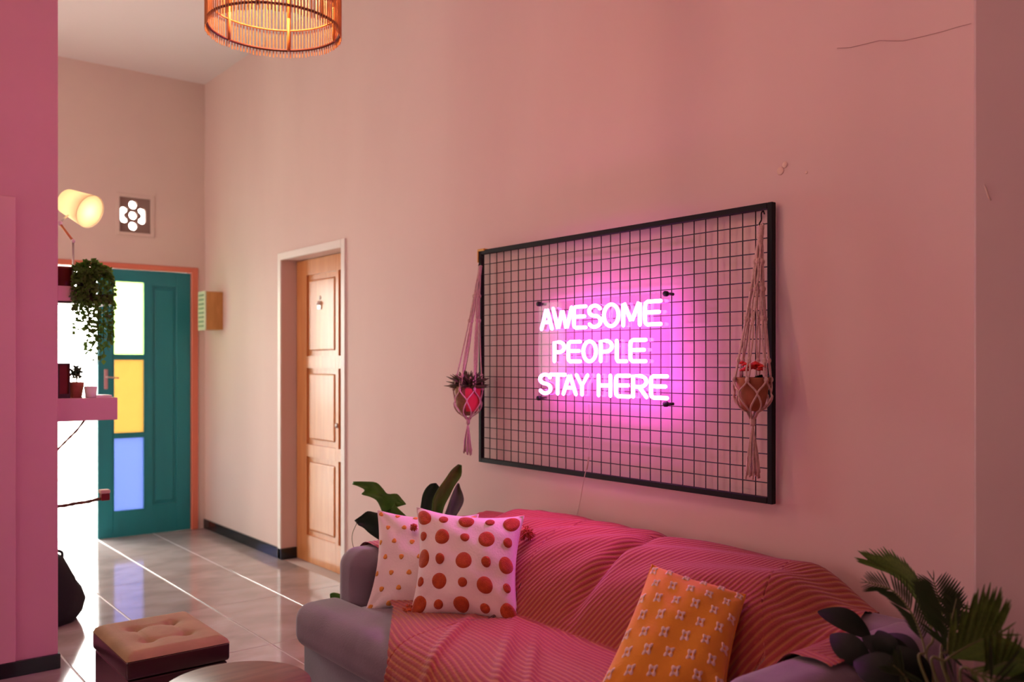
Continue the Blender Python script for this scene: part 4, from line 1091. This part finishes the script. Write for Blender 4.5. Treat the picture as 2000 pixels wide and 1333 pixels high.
# ================================================================== SHELVES ON THE PILLAR'S END
def shelf_x(px, y): return onY(px, 700, y).x
SYf, SYb = 4.535, 4.655
sx1 = shelf_x(230, SYf)
zt1, zb1 = onY(180, 778, SYf).z, onY(180, 822, SYf).z
bm = B(); box(bm, PXE, sx1, SYf, SYb+.11, zb1, zt1, .004, 2)
low_shelf = top('wall_shelf', bm, M['pinktrim'], 'thick pink box shelf sticking out from the pink wall, the lower of two', 'shelf')
sx2 = shelf_x(221, SYf)
zt2, zb2 = onY(180, 574, SYf).z, onY(180, 594, SYf).z
t = thing('wall_shelf', 'dark stained board shelf under the trailing ivy, the upper of two', 'shelf', (PXE, SYf, zb2))
obj('board', box(B(), PXE, sx2, SYf, SYb+.10, zb2, zt2, .003, 1), M['darkwood'], t)
obj('pink_edge', box(B(), PXE, shelf_x(150, SYf), SYf-.010, SYf, zb2+.008, zt2+.03, .003, 1), M['pinktrim'], t)
ycen = (SYf+SYb+.1)/2
# ivy pot
ic = V((shelf_x(168, 4.60), 4.60, zt2))
t = thing('trailing_ivy', 'trailing green ivy in a black pot on the upper shelf beside the pink wall', 'plant', ic)
bm = B(); lathe(bm, [(.036, 0), (.048, .085), (.050, .095), (.045, .095), (.043, .08)], ic, 24, cap1=False); obj('pot', bm, M['blackcloth'], t, True)
obj('soil', lathe(B(), [(.043, .078), (.043, .084)], ic, 18), M['soil'], t)
rnd = random.Random(21)
def small_leaf(bm, p, d, s):
    d = d.normalized(); u = d.orthogonal().normalized(); u = (u*math.cos(rnd.random()*6)+d.cross(u)*math.sin(rnd.random()*6)).normalized()
    vs = [bm.verts.new(p), bm.verts.new(p+d*s*.4+u*s*.42), bm.verts.new(p+d*s), bm.verts.new(p+d*s*.4-u*s*.42)]
    bm.faces.new(vs)
bm = B()
for _ in range(240):
    a = rnd.uniform(0, 2*PI); rr = rnd.uniform(0, .085); p = ic+V((math.cos(a)*rr+.02, math.sin(a)*rr*.6, .10+rnd.uniform(0, .055)*(1-rr/.1)+.01))
    small_leaf(bm, p, V((math.cos(a), math.sin(a), rnd.uniform(-.2, 1))), .026)
o = obj('crown_leaves', bm, M['ivy'], t); o['kind'] = 'stuff'
for k in range(27):
    a = lerp(-1.9, 1.5, k/26); px_ = lerp(142, 221, (k*10 % 27)/26)
    yv = 4.515+rnd.uniform(-.03, .03) if k % 3 else 4.56
    end = onY(px_, rnd.uniform(625, 715) if px_ > 165 else rnd.uniform(600, 660), yv-.0)
    top_ = ic+V((math.cos(a)*.04, math.sin(a)*.04, .10)); ov = V((end.x, yv, zt2+.08)); 
    if end.x < sx2+.005: yv2 = SYf-.02; ov.y = yv2; end.y = yv2
    path = catmull([top_, (top_+ov)/2+V((0, 0, .025)), ov, V((end.x, end.y, lerp(ov.z, end.z, .5))), end], 7)
    bm = B(); tube(bm, path, .0012, 4)
    L = sum((path[i+1]-path[i]).length for i in range(len(path)-1)); nl = int(L/.0085)
    for q in range(nl):
        f = q/nl*(len(path)-1); i = int(f); p = path[i].lerp(path[min(i+1, len(path)-1)], f-i)
        small_leaf(bm, p, V((rnd.uniform(-1, 1), rnd.uniform(-1, .6), rnd.uniform(-1, .2))), rnd.uniform(.020, .030))
    obj('trailing_vine', bm, M['ivy'], t)
# brown pot, hidden half behind the pillar
bc = V((shelf_x(118, 4.66), 4.62, zt2))
bm = B(); lathe(bm, [(.036, 0), (.040, .03), (.046, .115), (.050, .125), (.044, .125), (.040, .11), (.038, .10)], bc, 24)
top('flower_pot', bm, M['redwood'], 'dark reddish pot on the upper shelf, half hidden by the pink wall', 'pot', True)
# reading lamp on the upper shelf
j0 = onY(143, 471, 4.64); f0 = V((j0.x, 4.64, zt2)); j1 = onY(119, 438, 4.64); j1 = onY(116, 436, 4.68)
t = thing('reading_lamp', 'lit adjustable lamp with a cream shade and orange wooden arm above the ivy shelf', 'lamp', f0)
obj('base', lathe(B(), [(.034, 0), (.034, .010), (.010, .016)], f0, 20), M['chrome'], t, True)
obj('pole', tube(B(), [f0+V((0, 0, .01)), j0], .005, 8), M['chrome'], t, True)
obj('joint', ball(B(), j0, .010, sub=2), M['white'], t, True)
obj('wooden_arm', tube(B(), [j0, j1], .006, 8), M['orangewood'], t, True)
obj('joint', ball(B(), j1, .014, sub=2), M['white'], t, True)
rt, fw = V((CS, -SN, 0)), V((SN, CS, 0))
wl_ = 4.62
ce = P(177, 414, wl_); ax_ = (rt*.90+V((0, 0, -.39))-fw*.27).normalized()
bk = ce-ax_*.165
bm = B(); lathe(bm, [(.004, 0), (.060, 0), (.066, .004), (.088, .165)], bk, 36, axis=ax_, cap1=False)
obj('lamp_shade', bm, M['shade'], t, True)
obj('light_bulb', ball(B(), bk+ax_*.095, .030, sub=3), M['bulb'], t, True)
obj('diffuser_disc', lathe(B(), [(.0855, .155), (.0855, .157)], bk, 36, axis=ax_), translucent('frosted_diffuser', (.95, .9, .8), .9), t)
bm = B(); tube(bm, [j1, bk+ax_*.02+V((0, 0, -.06))], .005, 8); obj('shade_bracket', bm, M['chrome'], t, True)
light('reading_lamp_light', 'POINT', bk+ax_*.10, 12.0, (1.0, 0.82, 0.58), radius=.02)
# things on the lower shelf
b0 = V((shelf_x(124, 4.60), 4.60, zt1))
t = thing('photo_frame', 'dark glazed frame standing on the lower pink shelf beside the wall', 'frame', b0)
bm = B(); x0_, x1_ = b0.x-.032, b0.x+.026; h_ = .165
box(bm, x0_, x0_+.012, 4.585, 4.60, zt1, zt1+h_); box(bm, x1_-.006, x1_, 4.585, 4.60, zt1, zt1+h_); box(bm, x0_+.012, x1_-.006, 4.585, 4.60, zt1, zt1+.02); box(bm, x0_+.012, x1_-.006, 4.585, 4.60, zt1+h_-.008, zt1+h_)
obj('frame', bm, M['darkwood'], t)
obj('backing', box(B(), x0_+.012, x1_-.006, 4.594, 4.599, zt1+.02, zt1+h_-.008), M['redwood'], t)
b1 = V((shelf_x(148, 4.62), 4.62, zt1))
bm = B(); lathe(bm, [(.026, 0), (.034, .05), (.036, .055), (.036, .075), (.031, .075), (.030, .055)], b1, 24)
top('flower_pot', bm, M['terracotta'], 'small terracotta pot in the middle of the lower pink shelf', 'pot', True)
bm = B(); c0_ = V((b1.x+.004, b1.y, zt1+.075)); leaf_cloud(bm, c0_+V((0, 0, .045)), (.03, .025, .035), 90, .014, rnd); tube(bm, [c0_-V((0, 0, .02)), c0_+V((0, 0, .06))], .003, 5)
top('potted_herb', bm, M['leafdark'], 'small dark herb growing in the terracotta pot on the lower pink shelf', 'plant')
b3 = V((shelf_x(177, 4.58), 4.58, zt1))
bm = B(); lathe(bm, [(.020, 0), (.024, .004), (.029, .055), (.027, .055), (.022, .008)], b3, 24)
top('cup', bm, M['white'], 'small white cup on the lower pink shelf near its open end', 'cup', True)
b4 = V((shelf_x(205, 4.58), 4.60, zt1))
bm = B(); box(bm, b4.x-.045, b4.x+.028, 4.56, 4.68, zt1, zt1+.012, .002, 1)
top('notebook', bm, M['white'], 'thin pale notebook lying at the open end of the lower pink shelf', 'book')
# branches below the shelf
pb_ = [P(164, 824, 4.42), P(150, 842, 4.42), P(138, 853, 4.43), P(126, 864, 4.43), P(112, 878, 4.44), P(98, 893, 4.45)]
pb_ = [V((p.x, SYf+.06, p.z)) for p in [onY(x, y, SYf+.06) for x, y in ((166, 820), (150, 841), (138, 853), (126, 865), (112, 879), (108, 885))]]
pb_[-1].x = PXE+.001
bm = B(); tube(bm, catmull(pb_, 4), [.0045+.0012*math.sin(i*1.7) for i in range(21)], 7)
top('shelf_branch', bm, M['branch'], 'thin crooked branch bracing the underside of the lower pink shelf', 'branch', True)
pts = [onY(x, y, 4.58) for x, y in ((108, 990), (128, 988), (148, 984), (170, 981), (190, 976), (198, 975))]
pts[0].x = PXE
t = thing('driftwood_rail', 'knobbly brown branch jutting from the pink wall at knee height across the bright doorway', 'branch', pts[0])
obj('branch', tube(B(), catmull(pts, 4), [.0075+.0012*math.sin(i*2.1) for i in range(21)], 8), M['branch'], t, True)
e0, e1 = onY(196, 974, 4.58), onY(213, 968, 4.58)
obj('end_block', box(B(), e0.x, e1.x, 4.56, 4.60, e1.z-.022, e1.z+.012, .004, 2), M['redwood'], t)
obj('end_cap', box(B(), e0.x-.004, e1.x+.001, 4.557, 4.603, e1.z+.012, e1.z+.030, .004, 2), M['paleend'], t)
# slumped black bag on the floor
bc = onZ(118, 1205, 0); bc = V((1.03, 5.35, 0))
bm = B(); prof = [(.02, 0), (.15, .004), (.178, .05), (.182, .11), (.165, .17), (.135, .235), (.105, .30), (.085, .345), (.05, .37), (.01, .375)]
lathe(bm, prof, bc, 36)
rnd = random.Random(8)
for v in bm.verts:
    a = math.atan2(v.co.y-bc.y, v.co.x-bc.x); z = v.co.z
    k = 1+.05*math.sin(3*a+z*14)+.035*math.sin(7*a-z*30)
    v.co.x = bc.x+(v.co.x-bc.x)*k; v.co.y = bc.y+(v.co.y-bc.y)*k
t = thing('floor_bag', 'slumped black cloth bag on the floor behind the pink wall', 'bag', bc)
obj('sack', bm, M['blackcloth'], t, True)
hp_ = catmull([bc+V((-.04, -.03, .36)), bc+V((.01, -.04, .385)), bc+V((.07, -.02, .375)), bc+V((.08, 0, .33))], 6)
obj('strap', tube(B(), hp_, .008, 7), M['blackcloth'], t, True)
